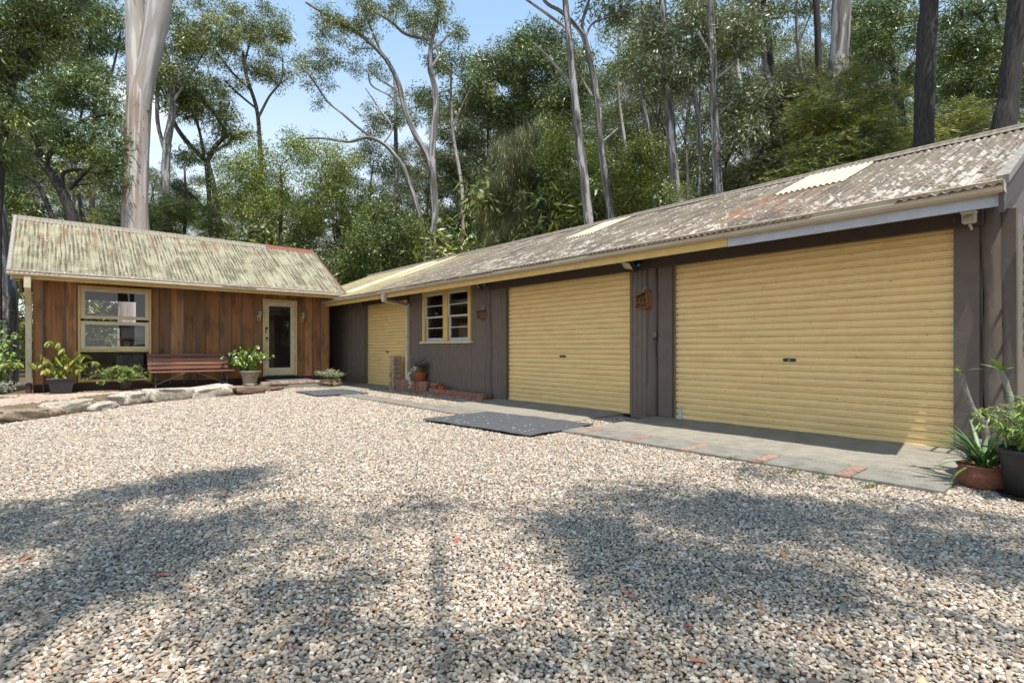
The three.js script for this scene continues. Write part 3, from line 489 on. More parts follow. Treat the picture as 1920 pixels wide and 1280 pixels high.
  part('pane', sheet(a + 0.046, b - 0.046, 0.366, 0.999, 0.0, 0.004), M.glass, win);
  // things standing inside the window
  const ins = sub('interior', cabin);
  part('shelf', box(-5.75, -4.95, 1.28, 1.31, -0.75, -0.5), std({ color: lin(0.5, 0.34, 0.2) }), ins);
  part('storage_tub', box(-4.95, -4.42, 1.33, 1.60, -0.75, -0.4, 0.02), std({ color: lin(0.16, 0.16, 0.16), roughness: 0.4 }), ins); part('tub_lid', box(-4.98, -4.41, 1.601, 1.64, -0.77, -0.38, 0.01), std({ color: lin(0.03, 0.14, 0.30), roughness: 0.4 }), ins);
  const cv = document.createElement('canvas'); cv.width = 512; cv.height = 160; const c2 = cv.getContext('2d'); c2.fillStyle = '#26241f'; c2.fillRect(0, 0, 512, 160); c2.strokeStyle = '#8a6d45'; c2.lineWidth = 10; c2.strokeRect(0, 0, 512, 160); c2.fillStyle = '#9c7a4a'; c2.beginPath(); c2.ellipse(110, 84, 62, 44, 0, 0, 7); c2.fill(); c2.fillStyle = '#26241f'; c2.fillRect(84, 66, 14, 38); c2.fillRect(122, 66, 14, 38); c2.fillRect(84, 66, 52, 10); c2.fillStyle = '#8b8272'; c2.font = '52px sans-serif'; c2.fillText('Technogym', 192, 100);
  const ct = new THREE.CanvasTexture(cv); ct.colorSpace = THREE.SRGBColorSpace;
  part('carton', box(-4.95, -4.41, 1.08, 1.325, -0.72, -0.42), M.interior, ins); const face = part('carton_print', new THREE.PlaneGeometry(0.52, 0.23), std({ map: ct }), ins); face.position.set(-4.68, 1.2, -0.415);
  part('equipment_case', box(-5.08, -4.46, 0.62, 0.96, -0.9, -0.35, 0.04), std({ color: lin(0.012, 0.012, 0.015), roughness: 0.35 }), ins); part('equipment_base', box(-5.7, -4.42, 0.262, 0.4, -1.0, -0.3), std({ color: lin(0.05, 0.05, 0.05) }), ins);
  part('red_tag', box(-4.83, -4.79, 0.93, 0.985, -0.345, -0.34), std({ color: lin(0.5, 0.03, 0.03) }), ins);
  // glazed door
  const door = sub('door', cabin), da = -1.845, db = -0.935;
  part('door_frame', merge([box(da, da + 0.05, 0.29, 2.435, -0.06, 0.055), box(db - 0.05, db, 0.29, 2.435, -0.06, 0.055), box(da + 0.051, db - 0.051, 2.38, 2.435, -0.06, 0.053)]), M.yellow, door);
  part('door_leaf', merge([box(da + 0.054, da + 0.165, 0.33, 2.376, -0.03, 0.012), box(db - 0.165, db - 0.054, 0.33, 2.376, -0.03, 0.012), box(da + 0.165, db - 0.165, 2.25, 2.376, -0.03, 0.012), box(da + 0.165, db - 0.165, 0.33, 0.545, -0.03, 0.012)]), M.cream, door);
  part('door_pane', sheet(da + 0.165, db - 0.165, 0.545, 2.25, -0.012, -0.008), M.glass, door);
  const kx = da + 0.105; const knob = part('door_knob', lathe([[0, 0.05], [0.022, 0.048], [0.03, 0.035], [0.022, 0.02], [0.012, 0.014], [0.03, 0.004], [0.03, 0]], 18), std({ color: lin(0.08, 0.05, 0.03), roughness: 0.4, metalness: 0.7 }), door); knob.rotation.x = Math.PI / 2; knob.position.set(kx, 1.36, 0.012);
  part('key_plate', box(kx - 0.01, kx + 0.01, 1.27, 1.31, 0.012, 0.017), M.dark, door); part('latch', merge([box(kx - 0.035, kx - 0.01, 1.5, 1.58, 0.012, 0.03), box(kx - 0.035, kx + 0.02, 1.6, 1.66, 0.012, 0.035)]), M.dark, door);
  part('door_sill', box(da - 0.02, db + 0.02, 0.265, 0.31, -0.06, 0.10, 0.004), M.dark, door);
  // step: grey tread on a row of bricks
  const step = sub('step', cabin); part('tread', box(-1.80, -0.70, 0.19, 0.222, 0.04, 0.56, 0.006), std({ color: lin(0.16, 0.16, 0.165), map: paintMap }), step);
  for (let k = 0; k < 8; k++) { const q = part('brick', box(-0.112, 0.112, 0.0, 0.078, -0.055, 0.055, 0.006), M.porch[k % 4], step); q.position.set(-1.95 + k * 0.235, 0.118 + (k % 3) * 0.003, 0.63 - 0.05 * (k < 3 ? 0 : 0.3)); }
  part('step_base', box(-2.0, -0.12, -0.05, 0.117, 0.1, 0.66, 0.01), M.concrete, step);
  // eaves
  const eave = sub('eave', cabin);
  part('fascia', box(CX0 + 0.02, CX1 - 0.02, 2.49, 2.60, 0.845, 0.87, 0.004), M.yellow, eave);
  const gp = [[0.873, 2.545], [0.955, 2.545], [0.985, 2.56], [0.992, 2.59], [0.975, 2.61], [0.99, 2.642], [0.984, 2.648], [0.966, 2.634], [0.965, 2.61], [0.978, 2.59], [0.95, 2.555], [0.881, 2.555], [0.881, 2.64], [0.873, 2.64]];
  for (const [s, e] of [[CX0 - 0.03, -4.5], [-4.497, -1.6], [-1.597, CX1]]) part('gutter', extrudeX(gp, s, e), M.gutter, eave);
  for (const x of [CX0 - 0.036, CX1]) part('gutter_end', extrudeX([[0.873, 2.544], [0.99, 2.55], [0.994, 2.645], [0.873, 2.65]], x, x + 0.006), M.gutter, eave);
  part('barge_board', extrudeX([[0.90, 2.46], [0.90, 2.60], [-1.65, 4.12], [-1.65, 3.96]], CX0 + 0.02, CX0 + 0.045), M.cream, eave); part('barge_board', extrudeX([[0.90, 2.46], [0.90, 2.60], [-1.65, 4.12], [-1.65, 3.96]], CX1 - 0.05, CX1 - 0.025), M.beam, eave);
  for (let s = -6.6; s < 0; s += 0.9) part('rafter', extrudeX([[0.84, 2.50], [0.84, 2.60], [-1.65, 4.09], [-1.65, 3.98]], s, s + 0.045), M.beam, eave);
  const pipe = sub('downpipe', cabin), dx = -6.585;
  part('neck', merge([box(dx - 0.055, dx + 0.055, 2.30, 2.55, 0.885, 0.97, 0.008)]), M.cream, pipe);
  { const A = V(dx, 2.36, 0.9), B = V(dx, 2.02, 0.10), d = B.clone().sub(A), g = box(-0.05, 0.05, 0, d.length(), -0.04, 0.04, 0.008); g.applyQuaternion(new THREE.Quaternion().setFromUnitVectors(V(0, 1, 0), d.clone().normalize())); g.translate(A.x, A.y, A.z); part('neck', g, M.cream, pipe); }
  part('pipe', box(dx - 0.052, dx + 0.052, 0.36, 2.08, 0.05, 0.13, 0.008), M.cream, pipe); part('collar', box(dx - 0.062, dx + 0.062, 0.34, 0.39, 0.04, 0.14, 0.008), M.white, pipe); const stub = part('pipe_base', new THREE.CylinderGeometry(0.052, 0.052, 0.3, 16), std({ color: lin(0.09, 0.045, 0.035), roughness: 0.5 }), pipe); stub.position.set(dx, 0.21, 0.09);
  // roof
  const roof = sub('roof', cabin), w = (CX1 - CX0) / 9.2;
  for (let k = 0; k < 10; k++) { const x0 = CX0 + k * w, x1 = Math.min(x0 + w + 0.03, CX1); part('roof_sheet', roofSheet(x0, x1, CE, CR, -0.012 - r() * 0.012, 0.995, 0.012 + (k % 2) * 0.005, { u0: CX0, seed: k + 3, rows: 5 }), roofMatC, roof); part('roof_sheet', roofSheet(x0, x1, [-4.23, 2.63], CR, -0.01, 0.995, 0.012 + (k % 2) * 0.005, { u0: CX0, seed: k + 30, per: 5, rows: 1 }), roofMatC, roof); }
  const capMats = [std({ map: brickMap, color: lin(0.42, 0.385, 0.31), roughness: 0.9 }), std({ color: lin(0.36, 0.13, 0.09), map: brickMap, roughness: 0.8 })];
  [[CX0, -4.6, 0], [-4.62, -2.4, 0], [-2.42, -1.3, 0], [-1.32, CX1, 1]].forEach(([s, e, m], k) => { const R = 0.07, P = []; for (let i = 0; i <= 10; i++) { const t = Math.PI * (0.1 + 0.8 * i / 10); P.push([-1.65 + Math.cos(t) * R, 4.16 + Math.sin(t) * R + (k % 2) * 0.005]); } const I = P.slice().reverse().map(([q, v]) => [-1.65 + (q + 1.65) * 0.94, v - 0.006]); part('ridge_cap', extrudeX([[-1.65 + 0.17, 4.095], ...P, [-1.65 - 0.17, 4.095], [-1.65 - 0.17, 4.088], ...I, [-1.65 + 0.17, 4.088]], s, e), capMats[m], roof); });
  part('verge_roll', tube([V(CX0, CE[1] + 0.0, CE[0] + 0.02), V(CX0, CR[1] + 0.02, CR[0])], [0.04, 0.04], 10), std({ color: lin(0.55, 0.52, 0.47), map: brickMap }), roof);
  part('verge_roll', tube([V(CX1, CE[1] + 0.0, CE[0] + 0.02), V(CX1, CR[1] + 0.02, CR[0])], [0.022, 0.022], 8), std({ color: lin(0.34, 0.15, 0.11), map: brickMap }), roof);
  const q = rng(22), leaf = geo([0, 0, -0.5, 0.2, 0.05, 0, 0, 0, 0.5, -0.2, 0.05, 0], [0, 0, 1, 0, 1, 1, 0, 1], [0, 2, 1, 0, 3, 2]), n = 200, im = new THREE.InstancedMesh(leaf, std({ roughness: 0.9 }), n), mm = new THREE.Matrix4(), c = new THREE.Color();
  im.name = 'fallen_leaves'; im.userData.kind = 'stuff';
  for (let k = 0; k < n; k++) { const t = Math.pow(q(), k < 130 ? 5 : 1.5), sz = 0.04 + q() * 0.06; mm.compose(V(lerp(CX0 + 0.1, CX1 - 0.1, q()), lerp(CE[1], CR[1], t) + 0.034, lerp(CE[0], CR[0], t)), new THREE.Quaternion().setFromEuler(new THREE.Euler(0.5, q() * 6, 0)), V(sz, sz, sz)); im.setMatrixAt(k, mm); const h = q(); h < 0.5 ? c.setRGB(0.62, 0.52, 0.4) : c.setRGB(0.42, 0.2, 0.14); im.setColorAt(k, c); }
  roof.add(im);
}

// ---------------------------------------------------------------- porch, kerb, edging rocks
const PORCH = [[-6.9, 0.0], [-6.95, 3.45], [-6.46, 3.05], [-6.0, 2.6], [-5.6, 1.95], [-5.13, 1.5], [-4.48, 1.34], [-3.93, 1.32], [-2.99, 1.22], [-2.3, 0.85], [-1.98, 0.62], [-1.98, 0.0]];
{
  const porch = thing('porch_paving', null, null, null, CF); tag(porch, null, null, null, 'structure');
  const sh = new THREE.Shape(PORCH.map(([x, z]) => new THREE.Vector2(x, -z))), bg = new THREE.ExtrudeGeometry(sh, { depth: 0.2, bevelEnabled: false }); bg.rotateX(-Math.PI / 2); bg.translate(0, -0.115, 0); part('bedding', bg, std({ map: concreteMap, color: lin(0.45, 0.4, 0.34), roughness: 1 }), porch);
  const shl = new THREE.Shape([[-9.6, -0.3], [-9.6, 4.5], [-6.96, 3.45], [-6.91, -0.3]].map(([x, z]) => new THREE.Vector2(x, -z))), bl = new THREE.ExtrudeGeometry(shl, { depth: 0.2, bevelEnabled: false }); bl.rotateX(-Math.PI / 2); bl.translate(0, -0.12, 0); part('bedding', bl, std({ map: concreteMap, color: lin(0.45, 0.4, 0.34), roughness: 1 }), porch);
  const r = rng(41), bricks = [], BL = 0.232, BW = 0.116, all = [...PORCH, [-9.0, 0]], region = [[-9.0, 0.0], [-9.0, 3.9], ...PORCH.slice(1)];
  for (let j = 0; j * BW < 4; j++) for (let i = -1; -9 + i * BL < -1.9; i++) { const x = -9 + i * BL + (j % 2) * BL / 2 + BL / 2, z = 0.08 + j * BW + BW / 2; if ([[-1, -1], [1, -1], [1, 1], [-1, 1]].every(([p, q]) => inPoly(region, x + p * 0.09, z + q * 0.045))) bricks.push([x, z]); }
  bricks.sort((p, q) => c2w(q[0], 0, q[1]).z - c2w(p[0], 0, p[1]).z);
  const bg2 = [0, 1, 2].map((k) => box(-BL / 2 + 0.004 + k * 0.001, BL / 2 - 0.005, -0.04, 0.0, -BW / 2 + 0.004, BW / 2 - 0.005, 0.006)), rest = [];
  bricks.forEach(([x, z], i) => { const y = 0.108 + r() * 0.008; if (i < 300) { const b = part('brick_paver', bg2[i % 3], M.porch[Math.floor(r() * 4)], porch); b.position.set(x, y, z); b.rotation.set((r() - 0.5) * 0.03, (r() - 0.5) * 0.04, (r() - 0.5) * 0.03); } else { const g = bg2[i % 3].clone(); g.translate(x, y, z); rest.push(g); } });
  if (rest.length) { const m = part('brick_paving', merge(rest), M.porch[0], porch); m.userData.kind = 'stuff'; }
  // rough mortar kerb that follows the porch edge down to the rocks
  const kerb = thing('mortar_kerb', 'rough brown mortar kerb sloping down from the brick porch to edging rocks', 'kerb', null, CF);
  const NK = 260, line = smoothPath([[-9.0, 4.2], [-7.6, 3.85], [-6.95, 3.48], [-6.46, 3.08], [-6.0, 2.64], [-5.6, 1.99], [-5.13, 1.54], [-4.48, 1.37], [-3.93, 1.35], [-2.99, 1.25], [-2.3, 0.88], [-1.95, 0.66]]  .map(([x, z]) => V(x, 0, z)), NK), pos = [], uv = [], idx = []; let run = 0;
  const rows = [[-0.05, 0.09], [-0.04, 0.128], [0.07, 0.13], [0.14, 0.10], [0.21, 0.03], [0.28, -0.06]];
  line.forEach((p, i) => { const t = line[Math.min(i + 1, NK)].clone().sub(line[Math.max(i - 1, 0)]).normalize(), o = V(-t.z, 0, t.x); if (o.z < 0) o.negate(); if (i) run += p.distanceTo(line[i - 1]); rows.forEach(([d, y], j) => { const q = p.clone().addScaledVector(o, d + (j > 1 ? 0.05 * fbm(run * 3, j, 3) : 0)); pos.push(q.x, y + (j ? 0.05 * fbm(run * 9, j * 3, 4) : 0), q.z); uv.push(run, d); }); if (i) for (let j = 0; j < rows.length - 1; j++) { const a = (i - 1) * rows.length + j; idx.push(a, a + 1, a + rows.length, a + 1, a + rows.length + 1, a + rows.length); } });
  part('kerb_mass', geo(pos, uv, idx), std({ map: concreteMap, bumpMap: concreteBump, bumpScale: 0.03, color: lin(0.62, 0.48, 0.34), roughness: 1 }), kerb);
  // rocks
  const rockMap = tex(512, 512, (x, y) => { const a = sp1(x, y), b = tile((p, q) => fbm(p * 9 + 3, q * 9, 4))(x, y), k = 0.62 + a * 0.3 + b * 0.2; return mix3([k, k * 0.96, k * 0.9], [0.42, 0.36, 0.28], smooth(0.05, 0.4, b) * 0.7); }, 0.9, 0.9);
  const rock = (seed, L, H, D, chip = 0.16) => { let g = new THREE.IcosahedronGeometry(1, 4); g.deleteAttribute('uv'); g.deleteAttribute('normal'); g = mergeVertices(g); const p = g.attributes.position, uvs = []; for (let i = 0; i < p.count; i++) { const v = V(p.getX(i), p.getY(i), p.getZ(i)); const e = 0.5, sq = (t) => Math.sign(t) * Math.pow(Math.abs(t), e); const f = 1 + chip * n3(v.x * 1.4 + seed, v.y * 1.4, v.z * 1.4) + 0.1 * n3(v.x * 4 + seed, v.y * 4, v.z * 4) + 0.04 * n3(v.x * 11, v.y * 11, v.z * 11 + seed); p.setXYZ(i, sq(v.x) * L / 2 * f, sq(v.y) * H / 2 * f, sq(v.z) * D / 2 * f); uvs.push(p.getX(i) + p.getY(i) * 0.4, p.getZ(i) + p.getY(i)); } g.setAttribute('uv', new THREE.Float32BufferAttribute(uvs, 2)); g.computeVertexNormals(); return g; };
  const tones = [[1.35, 1.31, 1.22], [0.92, 0.78, 0.63], [1.55, 1.52, 1.45], [0.52, 0.35, 0.3]].map((c) => std({ map: rockMap, color: lin(...c), bumpMap: concreteBump, bumpScale: 0.012, roughness: 0.95 }));
  const stones = [[40, 782, 0.98, 0.19, 0.5, 1, 'flat brown edging rock at the outer end of the rock row', -0.1], [125, 770, 0.82, 0.24, 0.46, 0, 'pale pitted edging rock beside the flat brown one', 0], [182, 764, 0.68, 0.15, 0.42, 2, 'thin whitish edging rock lying low beside the gravel', 0.1], [245, 754, 0.74, 0.27, 0.4, 2, 'rounded whitish edging rock below the window plant', 0], [315, 747, 0.98, 0.3, 0.42, 0, 'long pale grey edging rock in front of the bench', 0], [393, 741, 1.0, 0.28, 0.42, 2, 'long white edging rock at the bench end', 0], [468, 735, 0.95, 0.15, 0.36, 3, 'weathered dark red timber block among the edging rocks', 0], [515, 729, 0.55, 0.1, 0.3, 3, 'small rusty brown edging rock near the door step', 0]];
  stones.forEach(([u, v, L, H, D, m, label, turn], i) => { const p = onGround(u, v, 0.05), next = stones[Math.min(i + 1, 7)], prev = stones[Math.max(i - 1, 0)], d = onGround(next[0], next[1], 0.05).sub(onGround(prev[0], prev[1], 0.05)); const o = part(i === 6 ? 'timber_block' : 'edging_rock', rock(i * 13 + 2, L, H, D), tones[m], scene); o.position.copy(p).add(V(-0.1, 0, -0.12)); o.position.y = H * 0.36; o.rotation.set((i % 3 - 1) * 0.05, Math.atan2(-d.z, d.x) + turn, (i % 2 ? 1 : -1) * 0.04); tag(o, label, i === 6 ? 'timber block' : 'rock', 'rocks edging the gravel'); });
}

// ---------------------------------------------------------------- bench
{
  const b = thing('park_bench', 'slatted dark red timber bench with black cast iron legs against the cabin wall', 'bench', null, { position: c2w(-3.645, 0.112, 0.24), rotation: CF.rotation });
  const red = [0, 1, 2].map((k) => std({ map: woodMap.clone(), color: lin(0.62 + k * 0.05, 0.54 + k * 0.05, 0.66 + k * 0.05), roughness: 0.5, bumpMap: woodBump, bumpScale: 0.001 })); red.forEach((m, k) => { m.map.rotation = Math.PI / 2; m.map.offset.set(0.2 * k, 0.3 * k); });
  const L = 0.86, iron = std({ color: lin(0.03, 0.031, 0.034), roughness: 0.4, metalness: 0.3 });
  const slat = (z, y, w, tilt, k, ext = 0, kind) => { const m = part(kind, box(-L - (k === 3 ? 0.0 : 0), L + ext, -0.017, 0.017, -w / 2, w / 2, 0.006), red[k % 3], b); m.position.set(0, y, z); m.rotation.x = tilt; for (const x of [-0.72, 0, 0.74]) { const s = part('screw', new THREE.CylinderGeometry(0.008, 0.008, 0.004, 8), M.metal, b); s.position.set(x, y + Math.cos(tilt) * 0.019, z + Math.sin(tilt) * 0.019); s.rotation.x = tilt; } };
  [[0.20, 0.405, 0.085, -0.02], [0.30, 0.41, 0.085, 0.0], [0.40, 0.415, 0.085, 0.05], [0.50, 0.412, 0.09, 0.12]].forEach(([z, y, w, t], k) => slat(z, y, w, t, k, k === 3 ? 0.06 : 0, 'seat_slat'));
  [[0.135, 0.50], [0.105, 0.60], [0.078, 0.70], [0.05, 0.80]].forEach(([z, y], k) => slat(z, y, 0.082, 1.30, k, 0, 'back_slat'));
  for (const x of [-0.74, 0.76]) {
    const leg = (pts, r, n) => tube(smoothPath(pts.map(([z, y]) => V(x, y, z)), n), Array(n + 1).fill(r), 8);
    part('leg', merge([leg([[0.53, 0.39], [0.475, 0.33], [0.50, 0.24], [0.465, 0.14], [0.53, 0.0]], 0.021, 18), leg([[0.02, 0.84], [0.12, 0.46], [0.15, 0.38], [0.33, 0.385], [0.53, 0.40]], 0.018, 18), leg([[0.15, 0.38], [0.10, 0.25], [0.13, 0.15], [0.06, 0.0]], 0.021, 16), leg([[0.12, 0.15], [0.3, 0.21], [0.465, 0.15]], 0.013, 12)]), iron, b);
  }
  part('brace', bar(V(-0.74, 0.1, 0.3), V(-0.12, 0.38, 0.33), 0.007), M.metal, b); part('brace', bar(V(0.76, 0.1, 0.3), V(0.14, 0.38, 0.33), 0.007), M.metal, b);
}

// ---------------------------------------------------------------- leaves and potted plants
function leafStrip(L, w, bend = 0.3, fold = 0.25, seg = 4) { // along +y from the stem, curling towards +z
  const pos = [], uv = [], idx = []; let y = 0, z = 0;
  for (let i = 0; i <= seg; i++) { const t = i / seg, a = bend * t * 2, h = w / 2 * Math.sin(Math.PI * Math.pow(0.06 + 0.94 * t, 0.8)) * (i === seg ? 0 : 1) + 0.0006; if (i) { y += Math.cos(a) * L / seg; z += Math.sin(a) * L / seg; } pos.push(-h, y, z + fold * h, 0, y, z, h, y, z + fold * h); uv.push(0, t, 0.5, t, 1, t); if (i) for (const k of [0, 1]) { const o = (i - 1) * 3 + k; idx.push(o, o + 1, o + 3, o + 1, o + 4, o + 3); } }
  return geo(pos, uv, idx);
}
const leafMat = (r, g, b, rough = 0.6, tr = 0.35) => phys({ color: lin(r, g, b), roughness: rough, transmission: tr, thickness: 0, side: THREE.DoubleSide });
const place = (g, p, yaw, pitch, s = 1, roll = 0) => { g = g.clone(); g.scale(s, s, s); g.rotateY(roll); g.rotateX(pitch); g.rotateY(yaw); g.translate(p.x, p.y, p.z); return g; };
// bushy plant: stems from one spot, leaves along them
function bush({ stems, height, spread, leaf, perStem, seed, droop = 0.9, size = [0.7, 1.3], lean = [0, 0] }) {
  const r = rng(seed), wood = [], leaves = [], tips = [];
  for (let k = 0; k < stems; k++) {
    const a = r() * 6.283, R = spread * Math.sqrt(r()), H = height * (0.55 + 0.45 * r()) * (1 - 0.3 * R / spread), top = V(Math.cos(a) * R + lean[0] * H, H, Math.sin(a) * R + lean[1] * H);
    const path = smoothPath([V(Math.cos(a) * 0.04, 0, Math.sin(a) * 0.04), V(top.x * 0.35, H * 0.5, top.z * 0.35), top], 8); wood.push(tube(path, path.map((_, i) => lerp(0.007, 0.0025, i / 8)), 5)); tips.push(top);
    for (let j = 0; j < perStem; j++) { const t = Math.pow(r(), 0.7), q = path[Math.min(8, Math.floor(t * 8.99))]; leaves.push(place(leaf, q.clone().add(V((r() - 0.5) * 0.04, (r() - 0.5) * 0.04, (r() - 0.5) * 0.04)), r() * 6.283, droop + (r() - 0.5) * 1.3, lerp(size[0], size[1], r()), (r() - 0.5))); }
  }
  return { wood: merge(wood), leaves: merge(leaves), tips };
}
const stemMat = std({ color: lin(0.16, 0.11, 0.06) }), soil = std({ color: lin(0.05, 0.035, 0.025), map: litterMap });
function potPlant(name, label, pos, turn, build) { const o = thing(name, label, 'potted plant', 'potted plants', { position: pos, rotation: new THREE.Euler(0, turn, 0) }); build(o); return o; }
const foliage = (b, mat, o, y, name = 'foliage') => { const f = part(name, b.leaves, mat, o); f.position.y = y; f.userData.kind = 'stuff'; const w = part('stems', b.wood, stemMat, o); w.position.y = y; };

potPlant('potted_shrub', 'leggy yellow green shrub with pink flowers in a square charcoal pot below the downpipe', c2w(-6.06, 0.112, 0.5), CF.rotation.y, (o) => {
  const s = (w, y) => [[-w, -w], [w, -w], [w, w], [-w, w]].map(([x, z]) => V(x * 1.0, y, z * 0.75)); const lev = [[0.165, 0], [0.185, 0.12], [0.215, 0.28], [0.235, 0.30], [0.235, 0.33], [0.215, 0.33], [0.2, 0.27]], pos = [], uv = [], idx = [];
  lev.forEach(([w, y], i) => s(w, y).forEach((p, k) => { for (const f of [0, 1]) { pos.push(p.x, p.y, p.z); uv.push(p.x, p.y); } })); for (let i = 0; i < lev.length - 1; i++) for (let k = 0; k < 4; k++) { const a = i * 8 + k * 2 + 1, b = i * 8 + ((k + 1) % 4) * 2; idx.push(a, a + 8, b, b, a + 8, b + 8); }
  part('pot', geo(pos, uv, idx), std({ color: lin(0.045, 0.048, 0.055), roughness: 0.5, map: brickMap, side: THREE.DoubleSide }), o); part('soil', box(-0.19, 0.19, 0.2, 0.285, -0.14, 0.14), soil, o);
  foliage(bush({ stems: 22, height: 0.8, spread: 0.46, leaf: leafStrip(0.15, 0.06, 0.6), perStem: 17, seed: 5, droop: 2.0 }), leafMat(0.34, 0.36, 0.06, 0.45), o, 0.29);
  const arms = [[V(0, 0.35, 0), V(-0.3, 0.62, 0.1), V(-0.62, 0.68, 0.12), V(-0.98, 0.66, 0.14)], [V(0, 0.35, 0), V(0.25, 0.5, 0.1), V(0.42, 0.66, 0.1), V(0.62, 0.68, 0.1)], [V(0, 0.4, 0), V(0.02, 0.8, 0.03), V(-0.05, 1.1, 0.02), V(-0.2, 1.12, 0.02)]], lv = [], wd = [], r = rng(8), lf = leafStrip(0.15, 0.06, 0.6);
  arms.forEach((a) => { const p = smoothPath(a, 14); wd.push(tube(p, p.map((_, i) => lerp(0.008, 0.003, i / 14)), 5)); for (let k = 0; k < 30; k++) lv.push(place(lf, p[5 + Math.floor(r() * 9.9)].clone().add(V((r() - 0.5) * 0.03, 0, (r() - 0.5) * 0.05)), r() * 6.28, 1.9 + (r() - 0.5), 0.7 + r() * 0.6)); });
  const f = part('foliage', merge(lv), leafMat(0.32, 0.37, 0.06, 0.45), o); f.userData.kind = 'stuff'; part('stems', merge(wd), stemMat, o);
  const fl = leafStrip(0.03, 0.02, 0.5), pink = phys({ color: lin(0.7, 0.10, 0.16), roughness: 0.7, transmission: 0.3, side: THREE.DoubleSide });
  for (const [x, y, z] of [[-0.05, 0.93, 0.1], [-0.23, 1.08, 0.05], [0.1, 0.62, 0.2], [0.6, 0.6, 0.14]]) { const q = []; for (let k = 0; k < 7; k++) q.push(place(fl, V(0, 0, 0), k * 0.9, 0.9)); const m = part('flower', merge(q), pink, o); m.position.set(x, y, z); }
});
potPlant('potted_conifer', 'spreading light green conifer like plant in a small dark pot under the cabin window', c2w(-4.93, 0.112, 0.42), CF.rotation.y, (o) => {
  part('pot', lathe([[0, 0], [0.085, 0], [0.10, 0.2], [0.112, 0.2], [0.112, 0.23], [0.098, 0.23], [0.09, 0.17], [0, 0.17]], 24), std({ color: lin(0.055, 0.042, 0.036), roughness: 0.5 }), o);
  const saucer = part('saucer', lathe([[0, 0.004], [0.13, 0.004], [0.145, 0.025], [0.138, 0.025], [0.12, 0.01], [0, 0.01]], 24), std({ color: lin(0.3, 0.14, 0.08) }), o);
  const r = rng(61), lv = [], wd = [], ng = leafStrip(0.05, 0.013, 0.3, 0.2, 2);
  for (let k = 0; k < 46; k++) { const a = r() * 6.28, R = 0.2 + 0.4 * r(), top = V(Math.cos(a) * R * 1.1 - 0.24 * r(), -0.08 + 0.36 * r(), Math.abs(Math.sin(a)) * R * 0.8 - 0.03), p = smoothPath([V(0, 0, 0), V(top.x * 0.5, 0.16 + top.y * 0.6, top.z * 0.5), top], 10); wd.push(tube(p, p.map(() => 0.003), 4)); for (let j = 0; j < 60; j++) lv.push(place(ng, p[3 + Math.floor(r() * 7.9)].clone().add(V((r() - 0.5) * 0.03, (r() - 0.5) * 0.03, (r() - 0.5) * 0.03)), r() * 6.28, 0.4 + r() * 1.4, 0.7 + r())); }
  const f = part('foliage', merge(lv), leafMat(0.33, 0.44, 0.10), o); f.position.y = 0.22; f.userData.kind = 'stuff'; const w = part('stems', merge(wd), stemMat, o); w.position.y = 0.22;
});
potPlant('potted_camellia', 'leafy shrub with white flowers in a pale flared urn pot beside the glazed door', c2w(-2.29, 0.13, 0.48), CF.rotation.y, (o) => {
  part('pot', lathe([[0, 0], [0.175, 0], [0.19, 0.01], [0.185, 0.035], [0.165, 0.05], [0.172, 0.12], [0.19, 0.2], [0.225, 0.29], [0.265, 0.335], [0.285, 0.34], [0.288, 0.362], [0.262, 0.365], [0.235, 0.32], [0, 0.3]], 36), std({ color: lin(0.52, 0.48, 0.40), roughness: 0.6, map: brickMap }), o);
  foliage(bush({ stems: 32, height: 0.88, spread: 0.42, leaf: leafStrip(0.14, 0.05, 0.5), perStem: 22, seed: 15, droop: 2.1 }), leafMat(0.24, 0.34, 0.05, 0.4), o, 0.31);
  foliage(bush({ stems: 12, height: 0.6, spread: 0.24, leaf: leafStrip(0.14, 0.05, 0.5), perStem: 16, seed: 19, droop: 2.0, lean: [-0.95, -0.2] }), leafMat(0.10, 0.20, 0.04, 0.4), o, 0.31);
  foliage(bush({ stems: 3, height: 0.6, spread: 0.05, leaf: leafStrip(0.09, 0.038, 0.5), perStem: 8, seed: 23, droop: 1.8, lean: [1.15, 0.2] }), leafMat(0.28, 0.38, 0.06, 0.4), o, 0.31);
  const pet = leafStrip(0.035, 0.032, 0.5), wm = phys({ color: lin(0.8, 0.78, 0.74), roughness: 0.7, transmission: 0.3, side: THREE.DoubleSide });
  for (const [x, y, z] of [[0.1, 0.78, 0.25], [0.2, 0.6, 0.24], [-0.08, 0.74, 0.28], [0.16, 0.95, 0.18], [-0.36, 0.72, 0.1], [0.28, 0.72, 0.22]]) { const q = []; for (let k = 0; k < 9; k++) q.push(place(pet, V(0, 0, 0), k * 0.7, 0.4 + (k % 3) * 0.35)); const m = part('flower', merge(q), wm, o); m.position.set(x, y, z); m.rotation.x = 0.8; }
});
